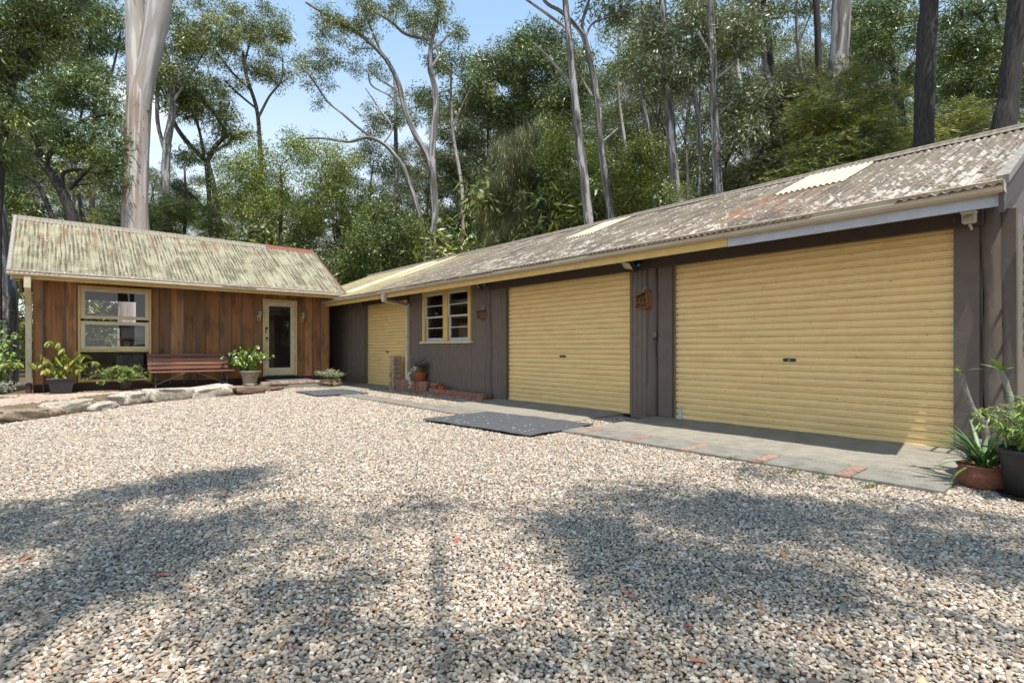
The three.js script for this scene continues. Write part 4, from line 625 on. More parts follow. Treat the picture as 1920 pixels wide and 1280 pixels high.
potPlant('potted_herb', 'silvery green trailing herb spilling over a square terracotta pot by the passage', c2w(-0.27, 0.0, 0.95), CF.rotation.y + 0.3, (o) => {
  const g = box(-0.15, 0.15, 0, 0.21, -0.15, 0.15, 0.012), p = g.attributes.position; for (let i = 0; i < p.count; i++) { const k = 0.72 + 0.28 * p.getY(i) / 0.21; p.setX(i, p.getX(i) * k); p.setZ(i, p.getZ(i) * k); } g.computeVertexNormals();
  part('pot', g, std({ color: lin(0.46, 0.14, 0.065), roughness: 0.8, map: brickMap }), o); part('rim', merge([box(-0.17, 0.17, 0.17, 0.23, 0.135, 0.165), box(-0.17, 0.17, 0.17, 0.23, -0.165, -0.135), box(0.135, 0.166, 0.171, 0.229, -0.135, 0.135), box(-0.166, -0.135, 0.171, 0.229, -0.135, 0.135)]), std({ color: lin(0.55, 0.36, 0.27), roughness: 0.9, map: brickMap }), o);
  foliage(bush({ stems: 70, height: 0.34, spread: 0.46, leaf: leafStrip(0.05, 0.015, 0.4, 0.2, 2), perStem: 42, seed: 33, droop: 1.0, lean: [-0.25, 0.1] }), leafMat(0.40, 0.46, 0.26, 0.7), o, 0.2);
  const b2 = bush({ stems: 22, height: 0.18, spread: 0.3, leaf: leafStrip(0.03, 0.010, 0.4, 0.2, 2), perStem: 40, seed: 35, droop: 1.2, lean: [-0.5, 0.8] }); const f = part('foliage', b2.leaves, leafMat(0.5, 0.47, 0.32, 0.8), o); f.position.set(-0.1, 0.04, 0.12); f.userData.kind = 'stuff';
});
potPlant('potted_succulent', 'grey purple succulent in an orange terracotta pot on top of the low brick wall', g2w(-6.83, 0.292, 0.2), GF.rotation.y, (o) => {
  part('pot', lathe([[0, 0], [0.12, 0], [0.15, 0.16], [0.163, 0.16], [0.168, 0.215], [0.15, 0.215], [0.14, 0.17], [0, 0.17]], 30), std({ color: lin(0.52, 0.155, 0.055), roughness: 0.75, map: brickMap }), o); part('saucer', lathe([[0, 0.0], [0.165, 0.0], [0.175, 0.02], [0, 0.02]], 24), std({ color: lin(0.36, 0.12, 0.06) }), o);
  foliage(bush({ stems: 34, height: 0.42, spread: 0.3, leaf: leafStrip(0.05, 0.026, 0.3), perStem: 13, seed: 43, droop: 0.9 }), leafMat(0.15, 0.11, 0.12, 0.6, 0.2), o, 0.18); foliage(bush({ stems: 8, height: 0.4, spread: 0.26, leaf: leafStrip(0.05, 0.026, 0.3), perStem: 8, seed: 47, droop: 0.8 }), leafMat(0.20, 0.27, 0.2, 0.6, 0.2), o, 0.18);
  for (let k = 0; k < 7; k++) { const m = part('leaf', leafStrip(0.26, 0.022, 0.35), leafMat(0.2, 0.3, 0.07), o); m.position.set(0.08, 0.18, 0.06); m.rotation.set(0.5, 0.4 + k * 0.35, 0); m.rotation.order = 'YXZ'; }
});
{ // pale driftwood-like branch hung with white shells, standing at the corner of the bricks
  const o = thing('shell_garland', 'strand of whitish shells wound on a thin stake before the low brick wall', 'garland', null, { position: g2w(-6.95, 0.0, 0.45), rotation: GF.rotation }), r = rng(91);
  part('stake', bar(V(0.02, 0, 0), V(0.03, 0.3, 0), 0.006), M.dark, o); const p = smoothPath([V(0.02, 0.12, 0), V(0.06, 0.3, 0.02), V(-0.04, 0.42, 0), V(0.12, 0.62, -0.1), V(0.42, 0.82, -0.25)], 30); part('twig', tube(p, p.map((_, i) => 0.006), 5), std({ color: lin(0.5, 0.4, 0.3) }), o); part('twig', tube(smoothPath([V(-0.0, 0.38, 0), V(-0.2, 0.28, 0.02), V(-0.26, 0.26, 0.03)], 8), Array(9).fill(0.006), 5), std({ color: lin(0.5, 0.38, 0.28) }), o);
  const sh = PEBBLE[3]; for (let k = 0; k < 44; k++) { const q = p[Math.floor(r() * 24)], m = part('shell', sh, k % 7 ? std({ color: lin(0.72, 0.66, 0.58), roughness: 0.6 }) : std({ color: lin(0.6, 0.4, 0.16) }), o); m.position.copy(q).add(V((r() - 0.5) * 0.1, (r() - 0.5) * 0.08, (r() - 0.5) * 0.08)); m.scale.setScalar(0.016 + r() * 0.016); m.rotation.set(r() * 6, r() * 6, r() * 6); }
}
// ---------------------------------------------------------------- brick wall and brick column by the downpipe
{
  const o = thing('low_brick_wall', 'low stepped wall of loose red brown bricks along the garage wall', 'brick wall', null, GF), r = rng(101);
  const flat = [0, 1].map((k) => box(-0.112, 0.112, 0, 0.074, -0.053, 0.053, 0.005)), head = box(-0.053, 0.053, 0, 0.074, -0.112, 0.112, 0.005), sold = box(-0.036, 0.036, 0, 0.224, -0.053, 0.053, 0.005);
  const lay = (g, x, y, z, m, rot = 0) => { const b = part('brick', g, m, o); b.position.set(x, y, z); b.rotation.y = rot + (r() - 0.5) * 0.04; }, mat = () => M.brick[Math.floor(r() * 4)];
  for (const [y, a, b] of [[0.0, -7.95, -4.15], [0.0765, -6.35, -4.15]]) for (let x = a + 0.115 + (y ? 0.06 : 0); x < b - 0.05; x += 0.231) { if (r() < 0.3) { lay(head, x - 0.056, y, 0.21, mat()); lay(head, x + 0.058, y, 0.21, mat()); } else { lay(flat[0], x, y, 0.268, mat()); lay(flat[1], x, y, 0.152, mat()); } }
  for (let x = -7.93; x < -6.4; x += 0.077) lay(sold, x, 0.076, 0.262, r() < 0.25 ? M.paleBrick[1] : mat());
  for (let x = -7.83; x < -6.0; x += 0.231) lay(flat[0], x, 0.2, 0.145, mat());
  lay(head, -6.18, 0.153, 0.2, M.redBrick); lay(head, -6.06, 0.153, 0.2, M.redBrick); lay(flat[0], -5.83, 0.153, 0.25, M.redBrick);
  const c = thing('brick_column', 'stack of pale bricks standing before the edge of the narrow roller door', 'brick stack', null, GF);
  const big = box(-0.055, 0.055, 0, 0.104, -0.115, 0.115, 0.008);
  for (let k = 0; k < 8; k++) { const b = part('brick', big, k === 3 ? M.brick[3] : M.paleBrick[k % 2], c); b.position.set(-8.062 + (k < 4 ? -0.02 : 0) + (r() - 0.5) * 0.02, k * 0.1125, 0.25 + (r() - 0.5) * 0.03); b.rotation.y = (r() - 0.5) * 0.08; const b2 = part('brick', big, M.paleBrick[(k + 1) % 2], c); b2.position.set(-7.942 + (r() - 0.5) * 0.006, k * 0.1125, 0.25 + (r() - 0.5) * 0.02); }
}
// ---------------------------------------------------------------- fittings on the walls
function lantern(x, label) {
  const o = thing('wall_lantern', label, 'wall lamp', 'brass coach lamps flanking the door', { position: c2w(x, 1.84, 0.03), rotation: CF.rotation });
  part('back_plate', box(-0.035, 0.035, -0.02, 0.14, 0.0, 0.012, 0.005), M.brass, o); part('arm', tube(smoothPath([V(0, 0.02, 0.01), V(0, -0.03, 0.06), V(0, 0.03, 0.105), V(0, 0.075, 0.105)], 12), Array(13).fill(0.009), 8), M.brass, o);
  const f = part('finial', lathe([[0, -0.04], [0.012, -0.02], [0.008, 0.0], [0.03, 0.06], [0.05, 0.075], [0.05, 0.085], [0, 0.085]], 18), M.brass, o); f.position.z = 0.105;
  const gl = part('glass', new THREE.CylinderGeometry(0.055, 0.046, 0.14, 20, 1, true), phys({ color: lin(0.8, 0.82, 0.78), transmission: 0.85, thickness: 0, roughness: 0.12, side: THREE.DoubleSide }), o); gl.position.set(0, 0.155, 0.105);
  const cap = part('cap', lathe([[0.062, 0], [0.064, 0.012], [0.04, 0.03], [0.03, 0.055], [0.012, 0.062], [0.014, 0.075], [0, 0.082]], 20), std({ color: lin(0.55, 0.5, 0.4), roughness: 0.4, metalness: 0.7 }), o); cap.position.set(0, 0.226, 0.105);
  const bulb = part('bulb', new THREE.SphereGeometry(0.026, 12, 10), std({ color: lin(0.75, 0.72, 0.66), roughness: 0.4 }), o); bulb.position.set(0, 0.14, 0.105);
}
lantern(-1.95, 'brass coach lamp on the timber wall between bench end and glazed door'); lantern(-0.79, 'brass coach lamp on the timber wall between glazed door and passage');
{ const o = thing('light_bracket', 'small brass bracket fixed above the glazed cabin door', 'bracket', null, { position: c2w(-1.30, 2.52, 0.03), rotation: CF.rotation }); part('plate', box(-0.05, 0.05, -0.02, 0.02, 0, 0.015, 0.006), M.brass, o); part('cup', lathe([[0, 0], [0.03, 0.01], [0.035, 0.035], [0, 0.035]], 14), M.brass, o).position.z = 0.04; }
function flood(s, y, label) {
  const o = thing('flood_light', label, 'flood light', 'black flood lights under the garage eave', { position: g2w(s, y, 0.14), rotation: GF.rotation });
  part('mount', merge([box(-0.04, 0.04, -0.03, 0.1, -0.02, 0.03, 0.01), bar(V(0, 0.05, 0.02), V(0, 0.02, 0.12), 0.02, 10)]), M.black, o);
  const head = new THREE.Group(); head.name = 'head'; head.position.set(-0.06, -0.015, 0.17); head.rotation.set(0.75, -0.35, 0); o.add(head);
  part('housing', merge([box(-0.15, 0.15, -0.09, 0.09, -0.05, 0.0, 0.014), box(-0.15, -0.132, -0.09, 0.09, 0, 0.035, 0.004), box(0.132, 0.15, -0.09, 0.09, 0, 0.035, 0.004), box(-0.132, 0.132, 0.075, 0.09, 0, 0.035, 0.004), box(-0.132, 0.132, -0.09, -0.075, 0, 0.035, 0.004)]), M.black, head); part('reflector', box(-0.13, 0.13, -0.073, 0.073, 0.001, 0.006, 0.001), std({ color: lin(0.72, 0.66, 0.52), roughness: 0.25, metalness: 0.5 }), head); part('lens', sheet(-0.13, 0.13, -0.073, 0.073, 0.022, 0.025), M.glass, head);
  const k = part('blue_knob', new THREE.SphereGeometry(0.028, 14, 10), std({ color: lin(0.03, 0.22, 0.62), roughness: 0.3 }), o); k.position.set(0.11, -0.02, 0.13);
}
flood(-4.36, 2.40, 'black flood light with a blue knob between the sash window and middle roller door'); flood(-0.58, 2.36, 'black flood light with a blue knob between the two wide roller doors');
function beeHouse(s, y, slant, label) {
  const o = thing('insect_house', label, 'insect house', 'hanging timber insect houses', { position: g2w(s, y - 0.02, 0.155), rotation: new THREE.Euler(0, GF.rotation.y - 0.12, slant ? 0.06 : 0) }), wood = std({ map: woodMap, color: lin(0.95, 0.92, 0.85), roughness: 0.7 }), r = rng(slant ? 7 : 9), w = 0.115, h = slant ? 0.175 : 0.15, d = 0.06;
  const shp = slant ? [[-w, 0], [w, 0], [w, h * 1.32], [-w, h]] : [[-w, 0], [w, 0], [w, h], [-w, h]];
  part('side', box(-w, -w + 0.012, 0, shp[3][1], -d, d, 0.002), wood, o); part('side', box(w - 0.012, w, 0, shp[2][1], -d, d, 0.002), wood, o); part('base', box(-w - 0.004, w + 0.004, -0.012, -0.0005, -d, d, 0.002), wood, o);
  const L = Math.hypot(2 * w, shp[2][1] - shp[3][1]) + 0.02, lid = part('lid', box(-L / 2, L / 2, 0, 0.012, -d - 0.004, d + 0.004, 0.002), slant ? wood : M.dark, o); lid.position.set(0, (shp[2][1] + shp[3][1]) / 2 + 0.002, 0); lid.rotation.z = Math.atan2(shp[2][1] - shp[3][1], 2 * w);
  part('back', box(-w + 0.013, w - 0.013, 0.0, h - 0.006, -d + 0.002, -d + 0.012, 0.001), M.dark, o);
  if (slant) { part('shelf', box(-w + 0.013, w - 0.013, 0.072, 0.080, -d + 0.013, d - 0.002, 0.001), wood, o); for (const [x, a, b] of [[-0.03, 0.081, 0.145], [0.035, 0.081, 0.155], [0.0, 0.001, 0.071]]) part('divider', box(x - 0.004, x + 0.004, a, b, -d + 0.013, d - 0.002, 0.001), wood, o); }
  const reed = new THREE.CylinderGeometry(1, 1, 1, 9, 1, true).rotateX(Math.PI / 2), col = [[0.30, 0.22, 0.14], [0.45, 0.33, 0.2], [0.2, 0.14, 0.1], [0.5, 0.25, 0.12]].map((c) => std({ color: lin(...c), side: THREE.DoubleSide })), rs = [];
  const tubes = [[], [], [], []]; for (let y2 = 0.009; y2 < h - 0.014; y2 += 0.0165) for (let x = -w + 0.022; x < w - 0.018; x += 0.0165) { const g = reed.clone(), q = 0.006 + r() * 0.0022; g.scale(q, q, 0.075 + r() * 0.01); g.translate(x + (r() - 0.5) * 0.004, y2 + (r() - 0.5) * 0.003, 0.002); tubes[Math.floor(r() * 4)].push(g); }
  tubes.forEach((t, k) => { const m = part('reeds', merge(t), col[k], o); m.userData.kind = 'stuff'; });
  const top = slant ? 0.30 : 0.26, tw = slant ? 0.022 : 0.004; part('wire', tube([V(-w * 0.6, (slant ? 0.16 : 0.132), 0), V(-tw + 0.03, top, -0.03), V(tw + 0.03, top, -0.03), V(w * 0.75, slant ? 0.19 : 0.132, 0)], Array(4).fill(0.0045), 6), std({ color: lin(0.6, 0.6, 0.6), roughness: 0.4, metalness: 0.3 }), o);
}
beeHouse(-4.50, 1.72, false, 'small square insect house with a dark lid hanging beside the sash window'); beeHouse(-0.46, 1.72, true, 'slanted insect house with divided cells hanging between the wide roller doors');
{ const o = thing('padlock', 'small steel padlock hanging on the board left of the widest roller door', 'padlock', null, { position: g2w(-0.29, 1.25, 0.11), rotation: GF.rotation }); part('body', box(-0.022, 0.022, -0.05, 0.0, -0.01, 0.012, 0.005), M.black, o); part('shackle', tube(smoothPath([V(-0.014, 0, 0), V(-0.016, 0.05, 0), V(0, 0.068, 0), V(0.016, 0.05, 0), V(0.014, 0, 0)], 16), Array(17).fill(0.005), 8), M.metal, o); }
{ const o = thing('sensor_light', 'white motion sensor box at the top of the corner post', 'sensor', null, { position: g2w(3.34, 2.30, 0.16), rotation: GF.rotation }); part('housing', box(-0.055, 0.055, 0.0, 0.10, -0.03, 0.06, 0.012), std({ color: lin(0.6, 0.56, 0.48), roughness: 0.5 }), o); part('hood', box(-0.062, 0.062, 0.092, 0.115, -0.03, 0.08, 0.008), std({ color: lin(0.62, 0.58, 0.5), roughness: 0.5 }), o); const l = part('lens', new THREE.SphereGeometry(0.038, 18, 12), std({ color: lin(0.42, 0.41, 0.36), roughness: 0.3 }), o); l.scale.set(1.1, 0.65, 0.4); l.position.set(0, 0.055, 0.055); part('swivel', bar(V(0, 0.0, 0), V(0.01, -0.05, -0.05), 0.012), std({ color: lin(0.55, 0.5, 0.42) }), o); }
{ const o = thing('door_chain', 'short steel chain lying over the concrete edge by the widest roller door', 'chain', null, GF), ring = new THREE.TorusGeometry(0.016, 0.0045, 6, 14); const p = smoothPath([V(3.22, 0.075, 0.14), V(3.32, 0.07, 0.35), V(3.38, 0.066, 0.6), V(3.44, 0.06, 0.8), V(3.51, 0.03, 0.95), V(3.54, 0.005, 1.08), V(3.5, 0.005, 1.2)], 40); p.forEach((q, k) => { const m = part('link', ring, M.metal, o); m.position.copy(q).add(V(0, 0.006, 0)); m.rotation.set(k % 2 ? Math.PI / 2 : 0.2, 0.6, 0); }); }

// ---------------------------------------------------------------- pots at the right hand corner
{
  const w0 = g2w(3.64, 0, 1.15);
  potPlant('frangipani', 'bare forked frangipani with a few fresh leaves in a black pot at the corner post', w0, GF.rotation.y, (o) => {
    part('pot', lathe([[0, 0], [0.14, 0], [0.19, 0.28], [0.205, 0.28], [0.21, 0.31], [0.19, 0.31], [0.17, 0.26], [0, 0.25]], 32), M.black, o);
    const bark = std({ color: lin(0.36, 0.34, 0.30), map: brickMap, bumpMap: concreteBump, bumpScale: 0.004 });
    const limb = (pts, r0, r1) => { const p = smoothPath(pts, 18); return tube(p, p.map((_, i) => lerp(r0, r1, i / 18) * (1 + 0.07 * Math.sin(i * 2.4))), 10); };
    part('trunk', limb([V(-0.03, 0.22, 0), V(-0.05, 0.36, 0.0), V(-0.07, 0.5, 0.0)], 0.03, 0.028), bark, o);
    part('branch', limb([V(-0.07, 0.49, 0), V(-0.12, 0.56, 0.02), V(-0.17, 0.74, 0.06), V(-0.19, 0.88, 0.09)], 0.026, 0.019), bark, o); part('branch', limb([V(-0.03, 0.3, 0), V(0.04, 0.4, 0.02), V(0.10, 0.52, 0.03), V(0.10, 0.68, 0.0), V(0.04, 0.9, -0.06)], 0.028, 0.019), bark, o);
    const lm = leafMat(0.23, 0.36, 0.05, 0.4, 0.45), lg = leafMat(0.10, 0.22, 0.05, 0.4, 0.35);
    const put = (x, y, z, yaw, pitch, L, w, m) => { const q = part('leaf', leafStrip(L, w, 0.4, 0.2, 6), m, o); q.position.set(x, y, z); q.rotation.order = 'YXZ'; q.rotation.set(pitch, yaw, 0); };
    put(-0.19, 0.88, 0.09, 1.2, 0.9, 0.17, 0.065, lg); put(-0.19, 0.88, 0.09, -1.3, 0.8, 0.11, 0.03, lm); put(-0.19, 0.88, 0.09, -0.4, 0.35, 0.10, 0.025, lm); put(-0.19, 0.88, 0.09, -2.4, 0.7, 0.09, 0.025, lm); put(0.04, 0.9, -0.06, -1.6, 0.8, 0.16, 0.06, lm); put(0.04, 0.9, -0.06, -0.6, 0.3, 0.15, 0.055, lm); put(0.04, 0.9, -0.06, 0.9, 0.7, 0.16, 0.06, lg); put(0.04, 0.9, -0.06, 2.4, 0.9, 0.12, 0.05, lg);
  });
  potPlant('terracotta_bowl', 'wide weathered terracotta bowl of long strappy green leaves at the garage corner', g2w(3.62, 0, 1.47), GF.rotation.y, (o) => {
    part('pot', lathe([[0, 0], [0.13, 0], [0.155, 0.02], [0.17, 0.07], [0.168, 0.12], [0.15, 0.145], [0.162, 0.16], [0.17, 0.175], [0.16, 0.18], [0.14, 0.16], [0, 0.15]], 36), std({ color: lin(0.34, 0.135, 0.075), roughness: 0.85, map: brickMap }), o);
    const r = rng(71), lm = [leafMat(0.07, 0.17, 0.03, 0.45), leafMat(0.11, 0.22, 0.045, 0.45), leafMat(0.17, 0.27, 0.07, 0.5)];
    for (let k = 0; k < 52; k++) { const a = r() * 6.28, L = 0.28 + 0.26 * r(), q = part('leaf', leafStrip(L, 0.02 + r() * 0.012, 0.25 + r() * 0.55, 0.25, 8), lm[k % 3], o); q.position.set(Math.cos(a) * 0.05 * r(), 0.15, Math.sin(a) * 0.05 * r()); q.rotation.order = 'YXZ'; q.rotation.set(0.1 + r() * 0.6, a, 0); }
    for (const [yaw, L, p, bend] of [[-0.9, 0.46, 0.9, 0.8], [-0.6, 0.4, 1.1, 0.9], [-1.7, 0.42, 0.5, 0.15], [-1.3, 0.36, 0.8, 0.2]]) { const q = part('leaf', leafStrip(L, 0.024, bend, 0.25, 8), lm[2], o); q.position.set(0, 0.16, 0.03); q.rotation.order = 'YXZ'; q.rotation.set(p, yaw, 0); }
  });
  potPlant('black_tub', 'large black plastic nursery tub with a white sticker beside the terracotta bowl', g2w(3.93, 0, 1.62), GF.rotation.y, (o) => {
    part('pot', lathe([[0, 0.03], [0.17, 0.03], [0.205, 0.32], [0.225, 0.32], [0.23, 0.355], [0.21, 0.355], [0.2, 0.3], [0, 0.27]], 36), M.black, o); part('saucer', lathe([[0, 0], [0.2, 0], [0.22, 0.03], [0.21, 0.03], [0.19, 0.012], [0, 0.012]], 30), M.black, o);
    const st = part('sticker', new THREE.CylinderGeometry(0.1965, 0.1925, 0.05, 8, 1, true, -1.62, 0.12), M.white, o); st.position.y = 0.22;
    foliage(bush({ stems: 44, height: 0.46, spread: 0.36, leaf: leafStrip(0.06, 0.012, 0.5, 0.2, 2), perStem: 70, seed: 81, droop: 1.3 }), leafMat(0.26, 0.38, 0.06, 0.6), o, 0.3);
  });
  { const o = thing('ladder', 'grey aluminium ladder leaning on the garage end wall', 'ladder', null, { position: g2w(3.78, 0, 0.25), rotation: new THREE.Euler(0, GF.rotation.y, 0.0) }); const al = std({ color: lin(0.4, 0.43, 0.48), roughness: 0.35, metalness: 0.7 }); for (const z of [-0.2, 0.2]) { const g = box(-0.03, 0.03, 0, 2.25, -0.012, 0.012, 0.004), m = part('rail', g, al, o); m.position.set(0.16, 0, z); m.rotation.z = 0.075; } for (let k = 0; k < 7; k++) { const m = part('rung', bar(V(0, 0, -0.188), V(0, 0, 0.188), 0.014, 8), al, o); m.position.set(0.16 - (0.25 + k * 0.3) * 0.075, 0.25 + k * 0.3, 0); } }
  { const o = thing('shadow_links', 'added dark links standing in for a shadow pattern beside the garage corner', 'chain', null, { position: g2w(3.72, 0, 0.06), rotation: GF.rotation }), ring = new THREE.TorusGeometry(0.009, 0.0025, 6, 12); for (let k = 0; k < 70; k++) { const m = part('link', ring, M.dark, o); m.position.set(0.004 * Math.sin(k), 1.0 + k * 0.0165, 0); m.rotation.set(0, k % 2 ? 0.5 : 1.9, 0.2); } }  // added dark links stand in for a shadow pattern; no chain hangs here
}

// ---------------------------------------------------------------- trees
const barkTex = (fn, sx, sy) => tex(256, 1024, fn, sx, sy);
const bs = tile((x, y) => fbm(x * 9, y * 3, 4)), bl = tile((x, y) => fbm(x * 3 + 5, y * 2.2, 4)), bf = tile((x, y) => fbm(x * 26, y * 9, 3));
const pv = tile((x, y) => fbm(x * 5 + 2, y * 0.9, 4)), pw = tile((x, y) => fbm(x * 11, y * 1.6 + 4, 3));
const paleBark = barkTex((x, y) => { const a = pv(x, y), b = pw(x, y), f = bf(x, y), k = 0.70 + a * 0.10 + f * 0.07; let c = [k, k * 0.945, k * 0.905]; c = mix3(c, [0.60, 0.50, 0.445], smooth(0.05, 0.25, a) * 0.7); c = mix3(c, [0.83, 0.81, 0.78], smooth(0.14, 0.2, b) * 0.75); c = mix3(c, [0.78, 0.65, 0.50], smooth(0.3, 0.34, -b) * 0.5); return f > 0.47 ? [0.36, 0.3, 0.26] : c; }, 3.4, 9);
const greyBark = barkTex((x, y) => { const a = bs(x, y), b = bl(x, y), f = bf(x, y), k = 0.47 + a * 0.16 + f * 0.2; let c = [k, k * 0.96, k * 0.93]; c = mix3(c, [0.72, 0.70, 0.69], smooth(0.1, 0.16, b + a * 0.3) * 0.85); return mix3(c, [0.27, 0.235, 0.21], smooth(0.1, 0.35, -b + f * 0.5) * 0.7); }, 1.0, 5);
const darkBark = barkTex((x, y) => { const a = tile((p, q) => Math.abs(fbm(p * 12, q * 2.4, 4)))(x, y), f = bf(x, y), k = 0.17 + a * 0.34 + f * 0.12; return [k, k * 0.93, k * 0.87]; }, 0.9, 3);
const darkBump = darkBark.clone(); darkBump.colorSpace = THREE.NoColorSpace;
const BARK = { pale: std({ map: paleBark, bumpMap: paleBark, bumpScale: 0.01, roughness: 0.85 }), grey: std({ map: greyBark, bumpMap: greyBark, bumpScale: 0.008, roughness: 0.9 }), dark: std({ map: darkBark, bumpMap: darkBump, bumpScale: 0.03, roughness: 0.95 }), brown: std({ map: greyBark, color: lin(0.42, 0.36, 0.31), roughness: 0.95 }) };
// sprays of leaves, about half a metre across
function spray(kind, seed) {
  const r = rng(seed), pos = [], nor = [], idx = [];
  const quad = (p, d, w, L, s) => { const o = pos.length / 3, m = p.clone().addScaledVector(d, L * 0.45), e = p.clone().addScaledVector(d, L), n = w.clone().cross(d).normalize(), a = m.clone().addScaledVector(w, s).addScaledVector(n, s * 0.35), b = m.clone().addScaledVector(w, -s).addScaledVector(n, s * 0.35); for (const q of [p, a, e, b]) { pos.push(q.x, q.y, q.z); nor.push(n.x, n.y, n.z); } idx.push(o, o + 1, o + 2, o, o + 2, o + 3); };
  const rand = () => V(r() * 2 - 1, r() * 2 - 1, r() * 2 - 1).normalize();
  if (kind === 'gum') for (let k = 0; k < 50; k++) { const p = rand().multiplyScalar(0.46 * Math.pow(r(), 0.45)); p.y *= 0.72; const d = V(r() - 0.5, -0.75 + r() * 0.9, r() - 0.5).addScaledVector(p, 0.9).normalize(), w = d.clone().cross(rand()).normalize(); quad(p, d, w, 0.14 + r() * 0.09, 0.019 + r() * 0.009); }
  if (kind === 'broad') for (let k = 0; k < 66; k++) { const p = rand().multiplyScalar(0.42 * Math.pow(r(), 0.4)); const d = p.clone().normalize().add(V(0, 0.2, 0)).addScaledVector(rand(), 0.8).normalize(), w = d.clone().cross(rand()).normalize(); quad(p, d, w, 0.07 + r() * 0.05, 0.018 + r() * 0.012); }
  if (kind === 'fine') for (let k = 0; k < 11; k++) { const a = rand(), base = rand().multiplyScalar(0.16); a.y = a.y * 0.5 + 0.1; for (let j = 0; j < 9; j++) { const t = j / 9, p = base.clone().addScaledVector(a, 0.5 * t).add(V(0, -0.22 * t * t, 0)); for (const s of [-1, 1]) { const d = a.clone().addScaledVector(rand(), 0.5).addScaledVector(V(-a.z, 0.1, a.x), s * 0.8).normalize(); quad(p, d, d.clone().cross(rand()).normalize(), 0.10 + r() * 0.06, 0.0075); } } }
  if (kind === 'weep') for (let k = 0; k < 100; k++) { const p = rand().multiplyScalar(0.42 * Math.pow(r(), 0.5)); const d = V((r() - 0.5) * 0.7, -0.85, (r() - 0.5) * 0.7).normalize(); quad(p, d, d.clone().cross(rand()).normalize(), 0.24 + r() * 0.18, 0.006); }
  const g = new THREE.BufferGeometry(); g.setAttribute('position', new THREE.Float32BufferAttribute(pos, 3)); g.setAttribute('normal', new THREE.Float32BufferAttribute(nor, 3)); g.setIndex(idx); return g;
}
const SPRAY = Object.fromEntries(['gum', 'broad', 'fine', 'weep'].map((k, i) => [k, [0, 1, 2].map((j) => spray(k, 200 + i * 10 + j))]));
const foliageMat = phys({ color: lin(1.3, 1.36, 1.0), roughness: 0.42, transmission: 0.28, thickness: 0, side: THREE.DoubleSide, vertexColors: true });
const LEAF = { // linear leaf colours of each kind of tree
  gum: [[0.15, 0.17, 0.06], [0.19, 0.20, 0.07], [0.12, 0.145, 0.07], [0.23, 0.225, 0.07]],
  grey: [[0.18, 0.195, 0.12], [0.22, 0.225, 0.15], [0.15, 0.17, 0.095]],
  green: [[0.10, 0.14, 0.045], [0.13, 0.17, 0.05], [0.085, 0.12, 0.05], [0.18, 0.20, 0.05]],
  bright: [[0.20, 0.235, 0.05], [0.25, 0.265, 0.06], [0.145, 0.19, 0.05]],
  gold: [[0.24, 0.25, 0.06], [0.19, 0.21, 0.06], [0.32, 0.31, 0.07], [0.13, 0.16, 0.055], [0.12, 0.14, 0.06]],
  olive: [[0.10, 0.11, 0.045], [0.13, 0.135, 0.05], [0.08, 0.095, 0.045], [0.17, 0.15, 0.055]],
};
let treeSeed = 1000, leafTris = 0;
